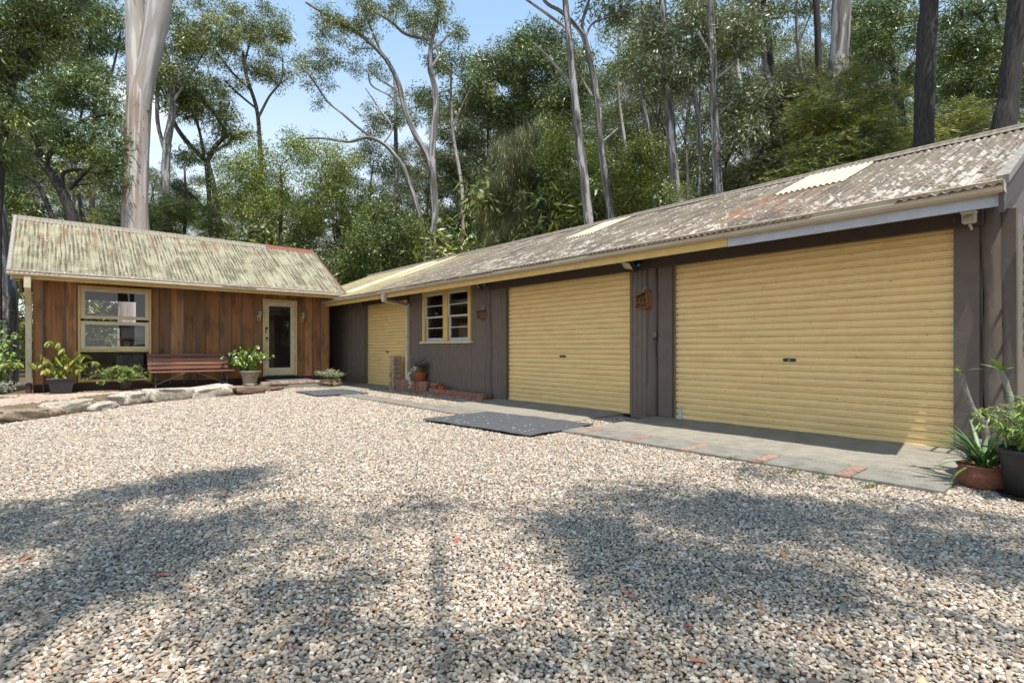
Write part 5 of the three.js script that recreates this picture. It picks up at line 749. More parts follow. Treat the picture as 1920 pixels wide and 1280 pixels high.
// lobes: [centre, rx, ry, rz, clusters]; limbs: lists of points with radii
function makeTree({ name = 'gum_tree', label, group, base, trunk, limbs = [], lobes = [], kind = 'gum', leaf = 'gum', bark = 'grey', seg = 10, per = 5, scatter = 0.5, size = [0.75, 1.25], droop = 0, add = true }) {
  const r = rng(treeSeed++), o = new THREE.Group(); o.name = numbered(name); o.position.copy(base); tag(o, label, 'tree', group); if (add) scene.add(o);
  const rel = (p) => p.clone().sub(base), wood = [], nodes = [], twigs = [], puffs = [];
  const sweep = (list, sg, wob) => { const n = Math.max(4, list.length * 4), P = smoothPath(list.map((q) => rel(q.p)), n), R = P.map((_, i) => { const t = i / n * (list.length - 1), k = Math.min(list.length - 2, Math.floor(t)); return lerp(list[k].r, list[k + 1].r, t - k); }); wood.push(tube(P, R, sg, wob, r() * 50, false)); P.forEach((p, i) => nodes.push({ p, r: R[i] })); };
  sweep(trunk, seg, 0.1); limbs.forEach((l) => sweep(l, Math.max(6, seg - 2), 0.08));
  for (const [c, rx, ry, rz, n] of lobes) {
    const hub = rel(c);
    for (let k = 0; k < n; k++) {
      const d = V(r() * 2 - 1, r() * 2 - 1, r() * 2 - 1); if (d.length() > 1) { k--; continue; } d.setLength(Math.pow(d.length(), 0.6)); const p = V(hub.x + d.x * rx, hub.y + d.y * ry, hub.z + d.z * rz);
      let best = null, cost = 1e9; for (const q of nodes) { const v = q.p.distanceTo(p) + Math.max(0, q.p.y - p.y + 0.3) * 1.6 + (q.r < 0.008 ? 0.5 : 0); if (v < cost) { cost = v; best = q; } }
      const dist = best.p.distanceTo(p), mid = best.p.clone().lerp(p, 0.55).add(V((r() - 0.5) * dist * 0.22, dist * 0.10 * (r() - 0.2), (r() - 0.5) * dist * 0.22)), R0 = Math.min(best.r * 0.6, 0.012 + dist * 0.012), path = smoothPath([best.p, mid, p], 5), rad = path.map((_, i) => lerp(R0, 0.006, i / 5)); twigs.push(tube(path, rad, 4, 0, 0, false)); path.slice(2).forEach((q, i) => nodes.push({ p: q, r: rad[i + 2] }));
      const m = per * (0.6 + 0.8 * r()); for (let j = 0; j < m; j++) puffs.push(V(p.x + (r() + r() - 1) * scatter * 1.2, p.y + (r() + r() - 1) * scatter * 0.8 - droop * r(), p.z + (r() + r() - 1) * scatter * 1.2));
    }
  }
  part('trunk', merge(wood), BARK[bark], o); if (twigs.length) part('branches', merge(twigs), BARK[bark === 'pale' ? 'grey' : bark], o);
  if (puffs.length) { // one mesh of all its leaves, each spray in its own tone
    const G0 = SPRAY[leaf], tot = puffs.map(() => G0[Math.floor(r() * 3)]), nv = tot.reduce((t, g) => t + g.attributes.position.count, 0), ni = tot.reduce((t, g) => t + g.index.count, 0), P = new Float32Array(nv * 3), Nn = new Float32Array(nv * 3), C = new Float32Array(nv * 3), I = new Uint32Array(ni), m = new THREE.Matrix4(), q = new THREE.Quaternion(), v = new THREE.Vector3(), nm = new THREE.Matrix3();
    let vo = 0, io = 0; leafTris += ni / 3;
    puffs.forEach((p, i) => {
      const g = tot[i], s = lerp(size[0], size[1], r()), a = LEAF[kind][Math.floor(r() * LEAF[kind].length)], k = 0.5 + r() * 1.0; q.setFromEuler(new THREE.Euler((r() - 0.5) * 0.8, r() * 6.283, (r() - 0.5) * 0.8)); m.compose(p, q, V(s, s, s)); nm.setFromMatrix4(m);
      const gp = g.attributes.position, gn = g.attributes.normal; for (let j = 0; j < gp.count; j++) { v.fromBufferAttribute(gp, j).applyMatrix4(m).toArray(P, (vo + j) * 3); v.fromBufferAttribute(gn, j).applyMatrix3(nm).normalize().toArray(Nn, (vo + j) * 3); C[(vo + j) * 3] = a[0] * k; C[(vo + j) * 3 + 1] = a[1] * k; C[(vo + j) * 3 + 2] = a[2] * k; }
      for (let j = 0; j < g.index.count; j++) I[io + j] = g.index.array[j] + vo; vo += gp.count; io += g.index.count;
    });
    const g = new THREE.BufferGeometry(); g.setAttribute('position', new THREE.BufferAttribute(P, 3)); g.setAttribute('normal', new THREE.BufferAttribute(Nn, 3)); g.setAttribute('color', new THREE.BufferAttribute(C, 3)); g.setIndex(new THREE.BufferAttribute(I, 1)); part('crown', g, foliageMat, o).userData.kind = 'stuff';
  }
  return o;
}
// a tree seen in the photograph: paths measured as [u, v, width] at a distance, turned into metres
function seenTree(o) {
  const d = o.depth, lift = (l, dd = 0) => l.map(([u, v, w, e = 0]) => ({ p: at(u, v, d + dd + e), r: w / 2 / FOCAL * (d + dd + e) }));
  const trunk = lift(o.trunk), b = trunk[0].p, gy = terrainY(b.x, b.z) - 0.15; if (b.y > gy + 0.1) trunk.unshift({ p: V(b.x + (b.x - trunk[1].p.x) * 0.2, gy, b.z), r: trunk[0].r * 1.25 });
  const lobes = (o.lobes || []).map(([u, v, ru, rv, n, e = 0]) => [at(u, v, d + e), ru / FOCAL * d, rv / FOCAL * d, ru / FOCAL * d * 0.9, n]);
  return makeTree({ ...o, base: trunk[0].p.clone(), trunk, limbs: (o.limbs || []).map((l, i) => lift(l, 0)), lobes });
}
// big pale gum behind the cabin
seenTree({ name: 'pale_gum', label: 'massive pale smooth barked gum with a forked trunk right behind the cabin roof', depth: 21, bark: 'pale', seg: 22, trunk: [[254, 480, 46], [254, 420, 43], [255, 330, 41], [257, 230, 40], [260, 185, 40], [262, 150, 36]], limbs: [[[257, 200, 34], [255, 130, 33], [253, 60, 31], [251, 0, 31], [248, -80, 28], [240, -220, 22]], [[262, 205, 32], [270, 155, 34], [284, 85, 36], [294, 30, 40], [300, -20, 41], [310, -90, 38], [325, -220, 26]], [[236, 262, 7], [230, 240, 7], [229, 222, 9]]], lobes: [[230, -240, 110, 60, 14], [340, -260, 90, 60, 12]] });
seenTree({ label: 'slender grey gum standing just right of the massive pale gum', depth: 27, bark: 'grey', kind: 'gum', trunk: [[310, 440, 15], [310, 330, 15], [313, 270, 14], [322, 210, 12], [319, 140, 11], [305, 88, 10], [296, 40, 8]], limbs: [[[311, 290, 8], [296, 235, 7], [294, 200, 7], [300, 110, 6], [310, 40, 5]], [[319, 200, 6], [350, 150, 5], [380, 100, 4], [400, 60, 3]]], lobes: [[330, 60, 45, 40, 14], [385, 70, 45, 40, 12], [310, 160, 35, 30, 8], [345, 130, 40, 40, 10]] });
seenTree({ label: 'dark forked tree with spreading arms behind the middle of the cabin roof', depth: 29, bark: 'brown', kind: 'gum', trunk: [[411, 440, 12], [403, 365, 11], [388, 302, 10]], limbs: [[[388, 304, 9], [352, 268, 9], [327, 232, 8], [318, 200, 6]], [[388, 302, 9], [405, 272, 8], [422, 252, 7], [405, 218, 6], [362, 165, 5], [330, 120, 4]], [[395, 440, 9], [391, 360, 8], [386, 304, 8]], [[388, 290, 6], [440, 262, 5], [470, 245, 3]], [[382, 290, 6], [372, 240, 5], [358, 200, 4]], [[400, 430, 5], [365, 370, 5], [320, 350, 3]]], lobes: [[350, 180, 50, 35, 14], [400, 200, 50, 40, 14], [360, 290, 35, 25, 7], [430, 230, 40, 30, 9], [345, 345, 35, 20, 4]] });
seenTree({ label: 'tall light crowned gum with a thin dark trunk behind the cabin roof end', depth: 30, bark: 'brown', kind: 'gum', trunk: [[495, 430, 8], [490, 320, 8], [487, 272, 8], [481, 205, 7], [461, 140, 6], [455, 95, 5]], limbs: [[[484, 220, 5], [505, 180, 4], [527, 150, 4], [530, 110, 3]], [[470, 170, 4], [430, 130, 4], [405, 95, 3]], [[482, 205, 4], [440, 170, 4], [420, 150, 3]], [[458, 120, 4], [470, 70, 3], [480, 40, 3]]], lobes: [[430, 38, 60, 34, 18], [495, 35, 50, 34, 14], [400, 90, 50, 36, 12], [470, 90, 50, 32, 12], [530, 62, 24, 22, 7], [520, 125, 35, 30, 8], [430, 145, 40, 28, 7], [545, 120, 30, 25, 5]], size: [0.6, 1.05] });
seenTree({ label: 'dark wide armed tree leaning above the outer end of the cabin roof', depth: 20, bark: 'dark', kind: 'green', trunk: [[138, 425, 19], [118, 365, 17], [95, 325, 15], [78, 305, 13]], limbs: [[[80, 308, 10], [55, 285, 10], [25, 258, 8], [-10, 225, 6]], [[78, 305, 11], [70, 270, 10], [58, 240, 9], [66, 200, 7], [60, 150, 5]], [[85, 305, 10], [95, 285, 9], [122, 268, 9], [128, 245, 7], [165, 222, 6], [205, 214, 4]], [[124, 258, 6], [108, 225, 6], [80, 200, 5], [40, 165, 4]], [[120, 362, 7], [118, 325, 7], [150, 318, 6], [190, 325, 5], [228, 305, 4]], [[130, 355, 7], [165, 318, 6], [195, 300, 5]], [[100, 415, 9], [78, 360, 8], [55, 332, 7], [25, 325, 4]], [[150, 222, 4], [155, 190, 4], [140, 165, 3]]], lobes: [[40, 190, 60, 40, 14], [110, 150, 60, 45, 16], [165, 180, 50, 40, 13], [190, 270, 40, 40, 10], [90, 230, 45, 30, 8], [200, 330, 30, 30, 6], [10, 300, 35, 40, 8], [150, 260, 40, 25, 6], [30, 380, 40, 25, 8]], size: [0.6, 1.05] });
seenTree({ label: 'crooked dark trunk with a sharp bend beside the cabin outer corner', depth: 13.5, bark: 'dark', kind: 'green', trunk: [[-6, 420, 14], [0, 330, 13], [8, 245, 13], [19, 190, 12], [24, 152, 11], [42, 115, 11], [50, 85, 10], [40, 62, 8], [15, 42, 8], [-20, 10, 7]], limbs: [[[24, 152, 7], [8, 130, 6], [-10, 118, 5]], [[48, 80, 8], [40, 45, 7], [22, 0, 6], [10, -40, 5]], [[10, 235, 6], [0, 215, 5], [-15, 200, 4]], [[46, 60, 5], [75, 48, 4], [90, 45, 3]]], lobes: [[20, 95, 40, 25, 12], [70, 30, 60, 35, 20], [-20, 30, 60, 40, 14], [110, -30, 80, 40, 16], [10, 150, 40, 30, 9], [30, 220, 40, 30, 8], [10, 285, 30, 30, 7]], size: [0.5, 0.85], scatter: 0.4 });
seenTree({ label: 'airy tall gum filling the sky between the crooked trunk and the pale gum', depth: 31, bark: 'brown', kind: 'gum', trunk: [[175, 440, 9], [170, 330, 9], [178, 200, 8], [170, 80, 6], [165, 0, 4]], limbs: [[[175, 200, 5], [210, 130, 4], [225, 60, 3]], [[172, 120, 5], [120, 60, 4], [100, 20, 3]]], lobes: [[150, 40, 60, 45, 20], [205, 60, 40, 50, 16], [110, 90, 50, 40, 14], [205, 140, 40, 40, 11], [140, 130, 40, 30, 9], [60, 60, 60, 50, 14], [190, -30, 80, 40, 14], [120, 10, 60, 30, 10], [210, 210, 30, 30, 7]], kind: 'green' });
seenTree({ label: 'thin pale stem with sparse leaves behind the dark wide armed tree', depth: 34, bark: 'grey', kind: 'grey', trunk: [[158, 440, 8], [148, 370, 8], [140, 320, 6], [150, 250, 5]], lobes: [[150, 290, 45, 40, 9], [205, 300, 40, 36, 7], [110, 330, 40, 26, 5], [40, 250, 50, 40, 9]] });
// open gum at the end of the garage
seenTree({ label: 'pale twin stemmed gum with long bare limbs rising behind the garage roof', depth: 25, bark: 'grey', kind: 'gum', seg: 12, trunk: [[808, 520, 17], [810, 460, 15], [815, 400, 13], [812, 330, 14], [810, 290, 13], [813, 245, 12], [817, 200, 12], [815, 165, 11], [807, 130, 10], [807, 95, 9], [812, 62, 8], [822, 15, 7], [828, -40, 5]],
  limbs: [[[810, 325, 12], [800, 290, 11], [776, 248, 10], [759, 205, 9], [748, 160, 9], [732, 125, 8], [716, 102, 8], [674, 64, 7], [637, 44, 6], [573, 4, 4]], [[800, 500, 11], [790, 420, 9], [772, 355, 9], [755, 312, 8], [735, 285, 8], [718, 269, 7], [688, 257, 6], [657, 265, 6], [604, 259, 4], [562, 260, 3]], [[718, 269, 5], [683, 248, 5], [644, 215, 4], [612, 188, 4], [590, 155, 3], [567, 125, 3]], [[812, 75, 7], [786, 70, 6], [758, 62, 6], [735, 42, 5], [700, 20, 4]], [[716, 102, 5], [702, 70, 4], [690, 40, 4], [673, 0, 3]], [[674, 64, 4], [672, 30, 3], [668, -10, 3]], [[808, 128, 5], [822, 105, 5], [818, 90, 4], [810, 70, 4]], [[807, 95, 5], [830, 78, 4], [840, 60, 3]], [[752, 175, 4], [715, 150, 4], [690, 130, 3]], [[755, 200, 4], [728, 178, 3], [695, 158, 3], [690, 120, 3]], [[720, 268, 4], [735, 240, 3], [712, 205, 3], [685, 165, 2]], [[700, 255, 3], [690, 230, 2], [660, 200, 2]], [[650, 262, 3], [640, 245, 2]]],
  lobes: [[650, 30, 60, 28, 14], [740, 25, 50, 28, 10], [800, 20, 40, 28, 9], [840, 60, 26, 24, 6], [690, 75, 40, 24, 6], [620, 55, 30, 26, 5], [770, 55, 35, 25, 6], [690, 130, 30, 24, 4], [600, 105, 28, 26, 7], [595, 165, 25, 30, 4], [830, 110, 20, 20, 2], [645, 118, 20, 14, 3]], size: [0.5, 0.9], scatter: 0.4 });
seenTree({ label: 'reddish stringy trunk standing left of the twin stemmed gum', depth: 33, bark: 'grey', kind: 'grey', trunk: [[748, 520, 12], [748, 450, 11], [744, 350, 9], [742, 270, 8], [741, 180, 6], [738, 130, 4]], lobes: [[720, 215, 50, 34, 12], [775, 200, 50, 36, 12], [700, 290, 40, 30, 8], [735, 380, 36, 26, 6]] });
// round dark crown at the centre
seenTree({ label: 'broad dense deep green crown on a dark forked trunk at the forest centre', depth: 29, bark: 'brown', kind: 'green', leaf: 'gum', trunk: [[1045, 470, 10], [1042, 340, 9], [1033, 258, 8], [1021, 218, 7], [1015, 180, 6]], limbs: [[[1033, 258, 6], [1005, 235, 6], [970, 220, 5], [940, 205, 4]], [[1030, 250, 6], [1055, 215, 5], [1062, 185, 4]], [[1021, 218, 5], [990, 190, 4], [985, 160, 3]], [[1037, 250, 5], [1075, 240, 4]]], lobes: [[985, 75, 30, 22, 8], [945, 115, 40, 24, 9], [905, 135, 28, 16, 5], [1035, 65, 28, 20, 7], [1050, 110, 48, 30, 13], [1000, 140, 60, 34, 17], [1080, 160, 30, 36, 9], [935, 185, 44, 26, 10], [1050, 200, 50, 26, 11], [990, 215, 60, 26, 11], [880, 170, 24, 14, 3]], per: 7, scatter: 0.7 });
seenTree({ name: 'she_oak', label: 'dark olive weeping she oak with drooping needle foliage behind the garage ridge', depth: 25, bark: 'dark', kind: 'olive', leaf: 'weep', trunk: [[955, 500, 8], [965, 400, 7], [972, 320, 6], [975, 260, 4]], limbs: [[[965, 400, 5], [1005, 345, 4], [1030, 310, 3]], [[968, 380, 5], [940, 330, 4], [925, 300, 3]]], lobes: [[960, 290, 38, 50, 18], [1000, 330, 45, 50, 20], [940, 360, 36, 50, 16], [1020, 400, 45, 40, 16], [965, 430, 60, 40, 18], [995, 250, 30, 30, 8]], per: 7, droop: 0.5 });
// smooth trunks behind the garage ridge
const tall = (label, depth, trunk, bark, extra = {}) => seenTree({ label, depth, bark, seg: 16, kind: 'grey', trunk: [...trunk, [trunk.at(-1)[0] + (trunk.at(-1)[0] - trunk.at(-2)[0]), -160, trunk.at(-1)[2] * 0.8], [trunk.at(-1)[0], -330, trunk.at(-1)[2] * 0.45]], lobes: [[trunk.at(-1)[0], -330, 120, 70, 14]], ...extra });
tall('leaning silvery gum trunk with a white peeled stripe, left of a darker twin', 20, [[1108, 440, 18], [1104, 410, 18], [1091, 302, 17], [1083, 230, 15], [1076, 161, 14], [1066, 60, 12], [1060, 0, 11]], 'grey', { limbs: [[[1078, 170, 6], [1040, 120, 5], [1000, 80, 3]], [[1066, 55, 6], [1010, 15, 5], [960, -20, 3]]], lobes: [[1100, -120, 80, 50, 10]] });
tall('leaning grey gum trunk forking high up, right of the silvery one', 21, [[1147, 425, 14], [1140, 370, 13], [1128, 285, 12], [1118, 175, 11], [1105, 110, 11], [1094, 67, 10], [1080, 48, 8], [1050, 20, 7], [1020, 0, 6]], 'grey', { limbs: [[[1096, 72, 7], [1092, 45, 6], [1100, 15, 5], [1115, -30, 4]], [[1098, 70, 5], [1110, 45, 4], [1140, 32, 3], [1170, 26, 2]], [[1110, 180, 4], [1085, 135, 3], [1080, 120, 3]], [[1125, 270, 4], [1160, 240, 3]]], lobes: [[1150, 20, 30, 20, 4], [1120, -10, 40, 24, 5], [1075, 115, 24, 24, 5]] });
tall('straight grey gum trunk rising left of its near twin above the garage ridge', 19, [[1276, 395, 19], [1267, 345, 18], [1257, 230, 16], [1247, 131, 15], [1243, 40, 14], [1242, 0, 14]], 'grey', { limbs: [[[1256, 210, 5], [1290, 180, 4], [1320, 140, 3]], [[1250, 150, 5], [1225, 120, 4]], [[1247, 120, 5], [1290, 40, 4], [1310, 10, 3]]], lobes: [[1215, 60, 40, 50, 10], [1300, 60, 45, 50, 12], [1295, 150, 40, 36, 8], [1220, 140, 30, 30, 6], [1240, -220, 120, 60, 10]] });
tall('straight blotched gum trunk, the right twin above the garage ridge', 18, [[1352, 385, 17], [1347, 350, 16], [1341, 225, 15], [1337, 112, 14], [1331, 0, 13]], 'grey', { limbs: [[[1340, 150, 5], [1375, 120, 4], [1410, 60, 3]], [[1338, 110, 5], [1310, 60, 4]], [[1343, 220, 4], [1380, 185, 3], [1410, 160, 2]]], lobes: [[1395, 70, 45, 50, 12], [1400, 170, 40, 40, 9], [1370, -200, 120, 60, 10], [1385, 250, 36, 30, 7]] });
tall('thin leaning grey trunk beside a blackened one behind the feathery wattle', 23, [[1470, 360, 13], [1466, 300, 12], [1447, 187, 11], [1432, 105, 10], [1412, 10, 8]], 'grey', { limbs: [[[1436, 150, 4], [1405, 142, 3], [1390, 135, 2]]], lobes: [[1440, -60, 60, 40, 8], [1430, 70, 40, 30, 6]] });
tall('blackened thin trunk behind the thin leaning grey one', 24, [[1452, 300, 11], [1448, 160, 12], [1440, 60, 11], [1432, 0, 9]], 'dark');
tall('thick mottled pale gum trunk rising out of the feathery wattle', 17.5, [[1562, 340, 30], [1566, 260, 31], [1571, 180, 32], [1575, 94, 32], [1579, 0, 31]], 'grey', { seg: 22 });
tall('slim dark trunk just left of the thick mottled gum', 22, [[1540, 300, 10], [1536, 150, 11], [1534, 60, 12], [1531, 0, 11]], 'dark');
tall('stout dark ironbark trunk close behind the garage ridge', 13.8, [[1733, 300, 33], [1733, 250, 32], [1735, 150, 31], [1739, 60, 30], [1743, 0, 29]], 'dark', { seg: 22 });
tall('black ironbark trunk with a swollen base beside the garage roof end', 12, [[1880, 260, 38], [1884, 225, 36], [1891, 190, 32], [1898, 110, 30], [1905, 40, 28], [1908, 0, 28]], 'dark', { seg: 22 });
seenTree({ label: 'dark multi limbed tree between the mottled gum and the stout ironbark', depth: 28, bark: 'dark', kind: 'green', trunk: [[1700, 300, 11], [1690, 200, 11], [1676, 140, 10], [1670, 60, 9], [1668, 0, 8]], limbs: [[[1672, 70, 6], [1690, 30, 5], [1700, 0, 4]], [[1700, 180, 7], [1705, 130, 6], [1722, 110, 5]], [[1676, 130, 5], [1650, 90, 4], [1640, 40, 3]]], lobes: [[1640, 30, 45, 40, 12], [1690, 60, 45, 40, 12], [1640, 110, 40, 40, 10], [1700, 160, 40, 30, 8], [1610, 80, 40, 40, 9]] });
seenTree({ label: 'crooked dark tree with arching limbs between the two ironbarks', depth: 25, bark: 'dark', kind: 'green', trunk: [[1822, 240, 9], [1821, 180, 9], [1818, 105, 8], [1808, 55, 7], [1803, 15, 6]], limbs: [[[1875, 100, 7], [1860, 75, 7], [1845, 40, 6], [1830, 25, 5], [1812, 18, 3]], [[1880, 75, 7], [1870, 40, 6], [1866, 10, 5]], [[1816, 95, 4], [1790, 70, 3], [1775, 85, 3]]], lobes: [[1790, 100, 40, 36, 10], [1840, 70, 36, 36, 10], [1850, 140, 40, 40, 12], [1790, 170, 40, 36, 10], [1850, 10, 40, 30, 8], [1900, 130, 40, 50, 10], [1780, 40, 30, 24, 4]] });
[[868, 470, 845, 120, 27, 7], [905, 470, 925, 130, 31, 6], [1005, 470, 1000, 180, 33, 7], [1175, 420, 1160, 60, 30, 7], [1225, 410, 1200, 40, 27, 9], [1310, 390, 1300, -20, 29, 8], [1400, 370, 1378, -30, 27, 9], [1520, 330, 1492, -40, 30, 8], [1620, 320, 1640, -40, 29, 7], [690, 500, 700, 300, 34, 5]].forEach(([u0, v0, u1, v1, d, w], i) => seenTree({ name: 'slender_gum', label: 'slender sunlit gum trunk among the trees behind the garage', group: 'slender gums behind the garage', depth: d, bark: i % 3 ? 'grey' : 'pale', kind: i % 2 ? 'gum' : 'green', trunk: [[u0, v0, w], [lerp(u0, u1, 0.3) + 5, lerp(v0, v1, 0.33), w * 0.95], [lerp(u0, u1, 0.7) - 4, lerp(v0, v1, 0.66), w * 0.8], [u1, v1, w * 0.55]], limbs: [[[lerp(u0, u1, 0.7) - 4, lerp(v0, v1, 0.66), w * 0.5], [u1 + 25, lerp(v0, v1, 0.8), w * 0.35], [u1 + 45, lerp(v0, v1, 0.92), w * 0.2]]], lobes: [[u1, v1, 34, 24, 6], [u1 + 40, lerp(v0, v1, 0.9), 30, 22, 5], [u1 - 32, lerp(v0, v1, 0.8), 28, 20, 4]] }));
// feathery wattles
const wattle = (label, depth, trunk, lobes, kind = 'gold') => seenTree({ name: 'wattle', label, group: 'feathery wattles behind the garage', depth, trunk, lobes, kind, leaf: 'fine', bark: 'brown', per: 6, scatter: 0.55, size: [0.6, 1.3] });
wattle('feathery golden green wattle in front of the thick mottled gum', 15.5, [[1590, 340, 6], [1590, 250, 5], [1585, 170, 3]], [[1550, 300, 55, 40, 12], [1620, 270, 60, 40, 13], [1560, 215, 55, 45, 9], [1640, 205, 40, 40, 6], [1660, 310, 50, 30, 9], [1520, 340, 50, 26, 7], [1695, 262, 26, 10, 3], [1705, 318, 26, 10, 3], [1590, 150, 40, 30, 4]]);
wattle('darker feathery wattle left of the thick mottled gum', 18.5, [[1500, 380, 6], [1500, 280, 5], [1500, 180, 3]], [[1500, 180, 45, 50, 14], [1480, 260, 50, 50, 16], [1530, 230, 40, 50, 12], [1460, 330, 50, 40, 12], [1400, 340, 40, 40, 10]], 'olive');
wattle('low golden wattle between the ironbark trunks', 17, [[1790, 290, 5], [1790, 230, 4], [1785, 190, 3]], [[1780, 235, 50, 30, 14], [1730, 250, 40, 26, 8], [1830, 240, 40, 24, 8]]);
// bright understorey
const under = (label, depth, u, v, lobes, kind = 'bright', leaf = 'broad', extra = {}) => seenTree({ name: 'understorey_tree', label, group: 'understorey trees', depth, trunk: [[u, v, 6], [u + 3, v - 70, 5], [u, v - 130, 3]], lobes, kind, leaf, bark: 'brown', per: 6, scatter: 0.45, ...extra });
under('bright lime understorey tree between the dark crown and the leaning silvery gum', 24, 1065, 440, [[1050, 290, 30, 34, 10], [1065, 350, 32, 34, 12], [1120, 320, 26, 50, 10], [1075, 400, 40, 26, 10], [1040, 250, 20, 18, 4]]);
under('golden understorey tree right of the twin leaning gums', 22, 1175, 430, [[1180, 310, 44, 34, 16], [1170, 360, 44, 36, 14], [1215, 300, 30, 34, 8], [1200, 390, 40, 26, 8]], 'gold');
under('light green round understorey tree behind the cabin roof end', 24, 525, 440, [[470, 310, 40, 24, 8], [535, 285, 50, 22, 9], [500, 345, 70, 30, 14], [585, 320, 50, 34, 11], [440, 360, 40, 26, 8], [560, 385, 70, 30, 14], [620, 300, 36, 20, 6], [480, 395, 60, 26, 10], [640, 350, 36, 30, 7]], 'bright', 'broad', { scatter: 0.75, per: 7, size: [0.6, 1.1] });
under('grey green leafy tree behind the twin stemmed gum', 30, 880, 470, [[860, 230, 45, 34, 13], [870, 290, 50, 40, 16], [850, 350, 45, 40, 13], [900, 400, 50, 40, 14], [840, 420, 40, 36, 9], [890, 330, 40, 34, 9], [870, 180, 30, 20, 5]], 'grey', 'gum');
under('dark leafy tree beyond the cabin roof end', 27, 640, 500, [[620, 400, 50, 45, 18], [660, 440, 45, 40, 14], [600, 450, 45, 40, 14], [690, 400, 40, 36, 9], [645, 350, 40, 30, 8]], 'green', 'broad');
under('glossy green sapling poking over the garage ridge', 13.2, 1287, 410, [[1292, 358, 22, 14, 5], [1258, 352, 12, 8, 2], [1280, 378, 20, 8, 3]], 'bright', 'broad', { size: [0.25, 0.42], scatter: 0.16, per: 4 });
under('leafy screen tree beside the passage behind the cabin', 23, 700, 510, [[700, 470, 50, 34, 14], [660, 500, 50, 26, 10], [760, 450, 40, 36, 10], [720, 420, 40, 30, 8]], 'green', 'broad');
under('dark blue green bush behind the massive pale gum', 26, 345, 440, [[345, 400, 40, 26, 12], [300, 415, 40, 20, 8], [400, 420, 30, 18, 6], [220, 400, 30, 30, 8]], 'green', 'fine');

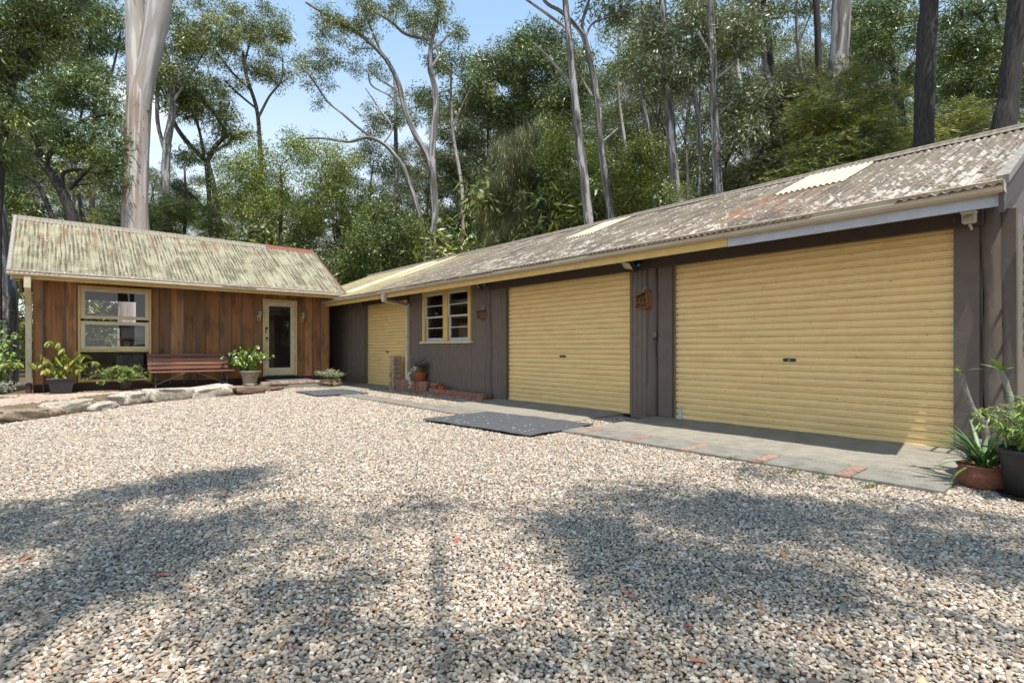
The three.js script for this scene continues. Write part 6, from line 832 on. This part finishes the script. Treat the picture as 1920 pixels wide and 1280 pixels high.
// ---------------------------------------------------------------- the forest further back: a few kinds, copied
{
  const protos = [], r = rng(303);
  const grow = (k) => {
    const h = 1, q = rng(500 + k), H = 18 + q() * 6, pts = [], b = V(0, 0, 0), bend = (q() - 0.5) * 2.5, lean = (q() - 0.5) * 2;
    for (let i = 0; i <= 5; i++) { const t = i / 5; pts.push({ p: V(Math.sin(t * 3) * bend * 0.4 + lean * t, t * H * 0.9 - 0.3, Math.cos(t * 2.3) * 0.5 - 0.5), r: lerp(0.24, 0.05, t) }); }
    const lobes = [], limbs = [], n = 8; for (let i = 0; i < n; i++) { const t = 0.36 + 0.62 * (i / n), a = i * 2.4 + q(), R = (1 - t) * 3.6 + 1.3 + q() * 0.8, p0 = pts[Math.min(5, Math.round(t * 4.4))].p, c = V(p0.x + Math.cos(a) * R, t * H + 1, p0.z + Math.sin(a) * R); limbs.push([{ p: p0.clone(), r: 0.08 }, { p: p0.clone().lerp(c, 0.5).add(V(0, -0.2, 0)), r: 0.05 }, { p: c.clone(), r: 0.02 }]); lobes.push([c, 1.7 + q() * 0.6, 1.1 + q() * 0.4, 1.7 + q() * 0.6, 9]); }
    const o = makeTree({ name: 'forest_gum', label: ['tall grey barked gum with an olive crown back in the forest', 'tall brown barked gum with a grey green crown back in the forest', 'tall grey barked gum with a deep green crown back in the forest', 'tall pale barked gum with an olive crown back in the forest', 'tall brown barked gum with a dull olive crown back in the forest'][k], group: 'gum trees back in the forest', base: b, trunk: pts, limbs, lobes, kind: ['gum', 'grey', 'green', 'gum', 'olive'][k % 5], bark: ['grey', 'brown', 'grey', 'pale', 'brown'][k % 5], per: 5, scatter: 0.6, size: [0.8, 1.2], add: false }); o.userData.height = H; return o;
  };
  for (let k = 0; k < 5; k++) protos.push(grow(k));
  const skyline = [[-300, 40], [0, 190], [120, 250], [230, 250], [330, 300], [440, 310], [560, 330], [620, 350], [700, 340], [780, 260], [860, 190], [930, 170], [1000, 150], [1090, 130], [1140, 150], [1200, 110], [1260, 20], [1400, 0], [1520, 40], [1620, 0], [1760, 60], [1850, 0], [1920, -60], [2300, -150]];
  const top = (u) => { for (let i = 1; i < skyline.length; i++) if (u < skyline[i][0]) { const [a, b] = [skyline[i - 1], skyline[i]]; return lerp(a[1], b[1], (u - a[0]) / (b[0] - a[0])); } return 0; };
  let first = new Set(), n = 0;
  for (let i = 0; i < 96; i++) {
    const ring = i % 3, u = -180 + (i * 2290 / 96) + (r() - 0.5) * 60, d = [33, 43, 56][ring] + (r() - 0.5) * 9, x = (u - CX) / FOCAL * d, z = -d, y = terrainY(x, z), v = top(u) + (r() - 0.25) * 70 + ring * 12, H = clamp(EYE + (CY - v) / FOCAL * d - y, 6, 34), k = Math.floor(r() * 5);
    let o = protos[k]; if (first.has(k)) { o = protos[k].clone(); o.name = numbered('forest_gum'); } first.add(k);
    const s = H / protos[k].userData.height; o.position.set(x, y - 0.2, z); o.rotation.y = r() * 6.28; o.scale.set(lerp(s, 1, 0.35), s, lerp(s, 1, 0.35)); scene.add(o);
  }
  for (let i = 0; i < 24; i++) { const a = 19 + (i % 3) * 6 + r() * 3, b = (i - 11.5) * 2.8 + (r() - 0.5) * 3, k = i % 5, o = protos[k].clone(); o.name = numbered('forest_gum'); o.userData.label = 'tall gum tree beyond the yard, opposite the cabin front'; o.userData.group = 'gum trees opposite the cabin'; o.position.set(G.x * a + CAB.x * b, -0.2, G.z * a + CAB.z * b); o.rotation.y = r() * 6.28; o.scale.setScalar(0.95); scene.add(o); }
  for (let i = 0; i < 9; i++) { const k = (i * 2) % 5, o = protos[k].clone(); o.name = numbered('forest_gum'); o.userData.label = 'tall gum tree beyond the garden at the outer end of the cabin'; o.userData.group = 'gum trees beyond the garden'; o.position.set(-25 - (i % 3) * 6 - r() * 3, -0.2, -27 + i * 2.4 + r() * 2); o.rotation.y = r() * 6.28; o.scale.setScalar(0.8 + r() * 0.2); scene.add(o); }
  protos.forEach((p) => { delete p.userData.height; }); scene.children.forEach((o) => { delete o.userData.height; });
  // low scrub that closes the view between the trunks
  const sb = makeTree({ name: 'forest_scrub', label: 'broad leaved green scrub bush on the forest floor', group: 'scrub on the forest floor', base: V(0, 0, 0), trunk: [{ p: V(0, -0.3, 0), r: 0.06 }, { p: V(0.1, 1.2, 0), r: 0.05 }, { p: V(0, 2.4, 0.1), r: 0.03 }], lobes: [[V(0, 2.2, 0), 1.8, 1.5, 1.8, 26], [V(1.2, 1.2, 0.3), 1.4, 1.0, 1.4, 14], [V(-1.2, 1.3, -0.3), 1.4, 1.0, 1.4, 14]], kind: 'green', leaf: 'broad', bark: 'brown', per: 6, scatter: 0.6, size: [1.0, 1.5], add: false });
  const sg = makeTree({ name: 'forest_scrub', label: 'narrow leaved olive scrub bush on the forest floor', group: 'scrub on the forest floor', base: V(0, 0, 0), trunk: [{ p: V(0, -0.3, 0), r: 0.06 }, { p: V(0.1, 1.2, 0), r: 0.05 }, { p: V(0, 2.6, 0.1), r: 0.03 }], lobes: [[V(0, 2.6, 0), 1.8, 1.8, 1.8, 26], [V(1.2, 1.2, 0.3), 1.4, 1.0, 1.4, 12], [V(-1.2, 1.3, -0.3), 1.4, 1.0, 1.4, 12]], kind: 'gum', leaf: 'gum', bark: 'brown', per: 6, scatter: 0.6, size: [0.9, 1.4], add: false });
  const got = new Set();
  for (let i = 0; i < 84; i++) { const u = -150 + (i % 42) * 2230 / 42 + (r() - 0.5) * 50, d = (i < 42 ? 29 : 40) + (r() - 0.5) * 8, x = (u - CX) / FOCAL * d, z = -d, k = r() < 0.5 ? sb : sg, s = 0.9 + r() * 0.9 + (u > 600 ? 0.3 : 0); if (u < 640 && (i % 3 || i >= 42)) continue; let o = k; if (got.has(k)) { o = k.clone(); o.name = numbered('forest_scrub'); } got.add(k); o.position.set(x, terrainY(x, z), z); o.rotation.y = r() * 6.28; o.scale.setScalar(s); scene.add(o); }
}
// ---------------------------------------------------------------- gums behind the viewer whose crowns dapple the gravel
{
  const shade = (label, base, H, lobes) => { const b = V(...base), trunk = [0, 0.3, 0.6, 0.85, 1].map((t) => ({ p: V(b.x + Math.sin(t * 4 + base[0]) * 0.35 - t * 0.5, t * H, b.z - t * 0.6), r: lerp(0.3, 0.08, t) })); const limbs = lobes.map(([x, y, z]) => [{ p: V(b.x - 0.3, H * 0.6, b.z - 0.4), r: 0.1 }, { p: V(lerp(b.x, x, 0.5), lerp(H * 0.6, y, 0.45), lerp(b.z, z, 0.5)), r: 0.05 }, { p: V(x, y, z), r: 0.015 }]); makeTree({ name: 'shade_gum', label, group: 'gums shading the yard', base: b, trunk, limbs, lobes: lobes.map(([x, y, z, rx, ry, n]) => [V(x, y, z), rx, ry, rx * 0.8, n]), per: 7, scatter: 0.26, size: [0.5, 0.85], kind: 'gum' }); };
  const lob = (u, v, h, rx, n) => { const q = onGround(u, v); return [q.x + SUN.x / SUN.y * h, h, q.z + SUN.z / SUN.y * h, rx, rx * 0.7, n]; }; // the place at height h whose shade falls there
  shade('tall gum beyond the yard whose crown dapples the gravel near the garage corner', [9.5, 0, 5.5], 15, [lob(1300, 940, 9, 0.5, 7), lob(1130, 1000, 9.5, 0.4, 4), lob(1280, 1055, 9.5, 0.35, 4), lob(1430, 1110, 10.5, 0.3, 2), lob(1570, 985, 10, 0.5, 4), lob(1770, 1010, 10, 0.5, 5), lob(1870, 1070, 10.5, 0.3, 2), lob(1380, 1230, 11, 0.1, 1), lob(1400, 885, 10, 0.3, 1)]);
  shade('tall gum beyond the yard whose crown dapples the open gravel', [2.5, 0, 9.5], 15, [lob(370, 905, 9.5, 0.55, 6), lob(60, 965, 9.5, 0.6, 6), lob(250, 1010, 10, 0.4, 4), lob(90, 1085, 10, 0.3, 3), lob(280, 1090, 10, 0.2, 1), lob(560, 975, 10.5, 0.35, 2), lob(600, 1100, 10, 0.25, 2), lob(590, 1230, 11, 0.1, 1), lob(820, 940, 10.5, 0.3, 1), lob(1040, 1240, 11, 0.1, 1)]);
}
// ---------------------------------------------------------------- garden at the outer end of the cabin
{
  const gardenBush = (name, label, p, spec, mat, y = 0) => { const o = thing(name, label, 'shrub', 'garden shrubs beside the cabin', { position: p, rotation: new THREE.Euler(0, 0, 0) }), b = bush(spec); const f = part('foliage', b.leaves, mat, o); f.position.y = y; f.userData.kind = 'stuff'; part('stems', b.wood, stemMat, o).position.y = y; return [o, b]; };
  const big = leafStrip(0.1, 0.06, 0.4, 0.2, 3), mid = leafStrip(0.07, 0.04, 0.4, 0.2, 3), fine = leafStrip(0.035, 0.012, 0.3, 0.2, 2);
  gardenBush('climbing_shrub', 'tall light green climbing shrub against the outer corner of the cabin', c2w(-7.15, 0.0, 0.0), { stems: 40, height: 1.9, spread: 0.42, leaf: big, perStem: 30, seed: 401, droop: 1.6 }, leafMat(0.26, 0.42, 0.07, 0.5));
  gardenBush('leafy_shrub', 'leafy lime shrub at the picture edge of the porch', c2w(-8.05, 0.0, 0.5), { stems: 36, height: 1.15, spread: 0.5, leaf: mid, perStem: 30, seed: 402, droop: 1.6 }, leafMat(0.32, 0.42, 0.06, 0.5));
  gardenBush('red_leaf_shrub', 'small rusty red leaved shrub among the garden pots', c2w(-7.85, 0.1, 1.05), { stems: 30, height: 0.75, spread: 0.36, leaf: fine, perStem: 60, seed: 403, droop: 1.2, size: [1, 1.6] }, leafMat(0.36, 0.14, 0.08, 0.6));
  gardenBush('silver_groundcover', 'low silvery groundcover spilling beside the porch bricks', c2w(-7.25, 0.1, 1.0), { stems: 60, height: 0.42, spread: 0.55, leaf: fine, perStem: 50, seed: 404, droop: 1.2, size: [1, 1.7] }, leafMat(0.40, 0.46, 0.33, 0.7));
  gardenBush('dark_shrub', 'dark green shrub behind the cabin outer corner', c2w(-7.6, 0.0, -1.2), { stems: 50, height: 2.6, spread: 0.9, leaf: big, perStem: 36, seed: 405, droop: 1.6 }, leafMat(0.06, 0.12, 0.03, 0.5));
  { const o = thing('pot_with_red_bloom', 'thin stem with one red bloom leaning over the garden shrubs', 'flower', null, { position: c2w(-7.0, 0.1, 1.0), rotation: CF.rotation }); part('stem', tube(smoothPath([V(0.3, 0, 0), V(0.1, 0.5, 0), V(-0.2, 0.78, 0.05)], 10), Array(11).fill(0.005), 5), stemMat, o); const q = []; for (let k = 0; k < 12; k++) q.push(place(leafStrip(0.07, 0.022, 0.6), V(-0.2, 0.78, 0.05), k * 0.52, 0.8 + (k % 2) * 0.5)); part('bloom', merge(q), phys({ color: lin(0.6, 0.03, 0.03), roughness: 0.6, transmission: 0.3, side: THREE.DoubleSide }), o); }
  for (let k = 0; k < 3; k++) { const o = part('nursery_pot', lathe([[0, 0], [0.09, 0], [0.12, 0.2], [0.13, 0.2], [0.13, 0.225], [0.11, 0.225], [0.1, 0.17], [0, 0.17]], 20), M.black, scene); o.position.copy(c2w(-7.35 - k * 0.3, 0.09, 1.35 + (k % 2) * 0.12)); tag(o, 'small black nursery pot at the edge of the porch bricks', 'pot', 'nursery pots in the garden'); }
  seenTree({ label: 'grey trunk close beyond the outer corner of the cabin', depth: 14.5, bark: 'grey', seg: 16, trunk: [[5, 745, 40], [10, 660, 36], [8, 560, 36], [-2, 470, 34], [-14, 380, 30]] });
}
for (const [a, b, label] of [[[1640, 300, 19], [1960, 170, 12], 'upper thin overhead wire behind the garage ridge'], [[1560, 345, 21], [1960, 190, 12], 'lower thin overhead wire behind the garage ridge']]) { const A = at(...a), B = at(...b), pts = []; for (let i = 0; i <= 20; i++) { const t = i / 20, q = A.clone().lerp(B, t); q.y -= 0.25 * 4 * t * (1 - t); pts.push(q); } tag(part('overhead_wire', tube(pts, pts.map(() => 0.006), 5), std({ color: lin(0.35, 0.35, 0.35) }), scene), label, 'wire', 'overhead wires'); }
// scattered fallen leaves on the gravel
{
  const r = rng(606), lf = leafStrip(0.09, 0.024, 0.35, 0.3, 4), cols = [[0.42, 0.16, 0.08], [0.5, 0.3, 0.16], [0.45, 0.10, 0.08], [0.3, 0.14, 0.07], [0.55, 0.42, 0.22]].map((c) => std({ color: lin(...c), roughness: 0.7, side: THREE.DoubleSide }));
  const spots = [[60, 1042], [235, 1004], [1172, 1117], [1465, 1034], [668, 1083], [470, 855], [735, 935], [285, 1080], [180, 860], [1730, 1275], [640, 1050], [905, 905], [1300, 1180], [540, 1200], [1000, 880], [350, 930], [1600, 1120], [860, 1010], [130, 800], [300, 820], [1290, 1240], [480, 1010]];
  spots.forEach(([u, v], k) => { const o = part('fallen_leaf', lf, cols[k % 5], scene); o.position.copy(onGround(u, v, 0.01)); o.position.y = 0.022; o.rotation.order = 'YXZ'; o.rotation.set(Math.PI / 2 - 0.1, r() * 6.28, (r() - 0.5) * 0.4); o.scale.setScalar(0.6 + r() * 0.5); tag(o, 'single dry fallen gum leaf lying on the gravel', 'leaf', 'fallen leaves on the gravel'); });
  { const n = 900, im = new THREE.InstancedMesh(lf, std({ roughness: 0.85, side: THREE.DoubleSide }), n), m = new THREE.Matrix4(), c = new THREE.Color(); im.name = 'leaf_litter'; im.userData.kind = 'stuff'; im.userData.label = 'scattered brown leaf bits and twigs over the gravel'; let k = 0;
    while (k < n) { const z = -1.2 - Math.pow(r(), 0.7) * 13, x = (r() * 2 - 1) * (-z * 0.97 + 0.5); if (!gravelHere(x, z)) continue; if (fbm(x * 0.5, z * 0.5, 2) < -0.15 && r() < 0.7) continue; const s = 0.14 + r() * 0.4; m.compose(V(x, 0.014, z), new THREE.Quaternion().setFromEuler(new THREE.Euler(Math.PI / 2 - 0.1, r() * 6.28, 0, 'YXZ')), V(s * (r() < 0.4 ? 0.35 : 1), s, s)); im.setMatrixAt(k, m); const h = r(); h < 0.4 ? c.setRGB(0.3, 0.15, 0.08) : h < 0.7 ? c.setRGB(0.42, 0.28, 0.16) : h < 0.85 ? c.setRGB(0.16, 0.10, 0.06) : c.setRGB(0.45, 0.2, 0.12); im.setColorAt(k, c); k++; }
    scene.add(im); }
  const tuft = (u, v) => { const q = []; for (let k = 0; k < 26; k++) q.push(place(leafStrip(0.06, 0.006, 0.5, 0.2, 3), V((r() - 0.5) * 0.1, 0, (r() - 0.5) * 0.05), r() * 6.28, r() * 0.8)); const o = part('grass_tuft', merge(q), leafMat(0.17, 0.25, 0.05), scene); o.position.copy(onGround(u, v)); o.position.y = 0.005; tag(o, 'small green grass tuft at the paver edge', 'grass', 'grass tufts along the pavers'); };
  tuft(1545, 898); tuft(1632, 914); tuft(1490, 886); tuft(1370, 862);
}
renderer.render(scene, camera);
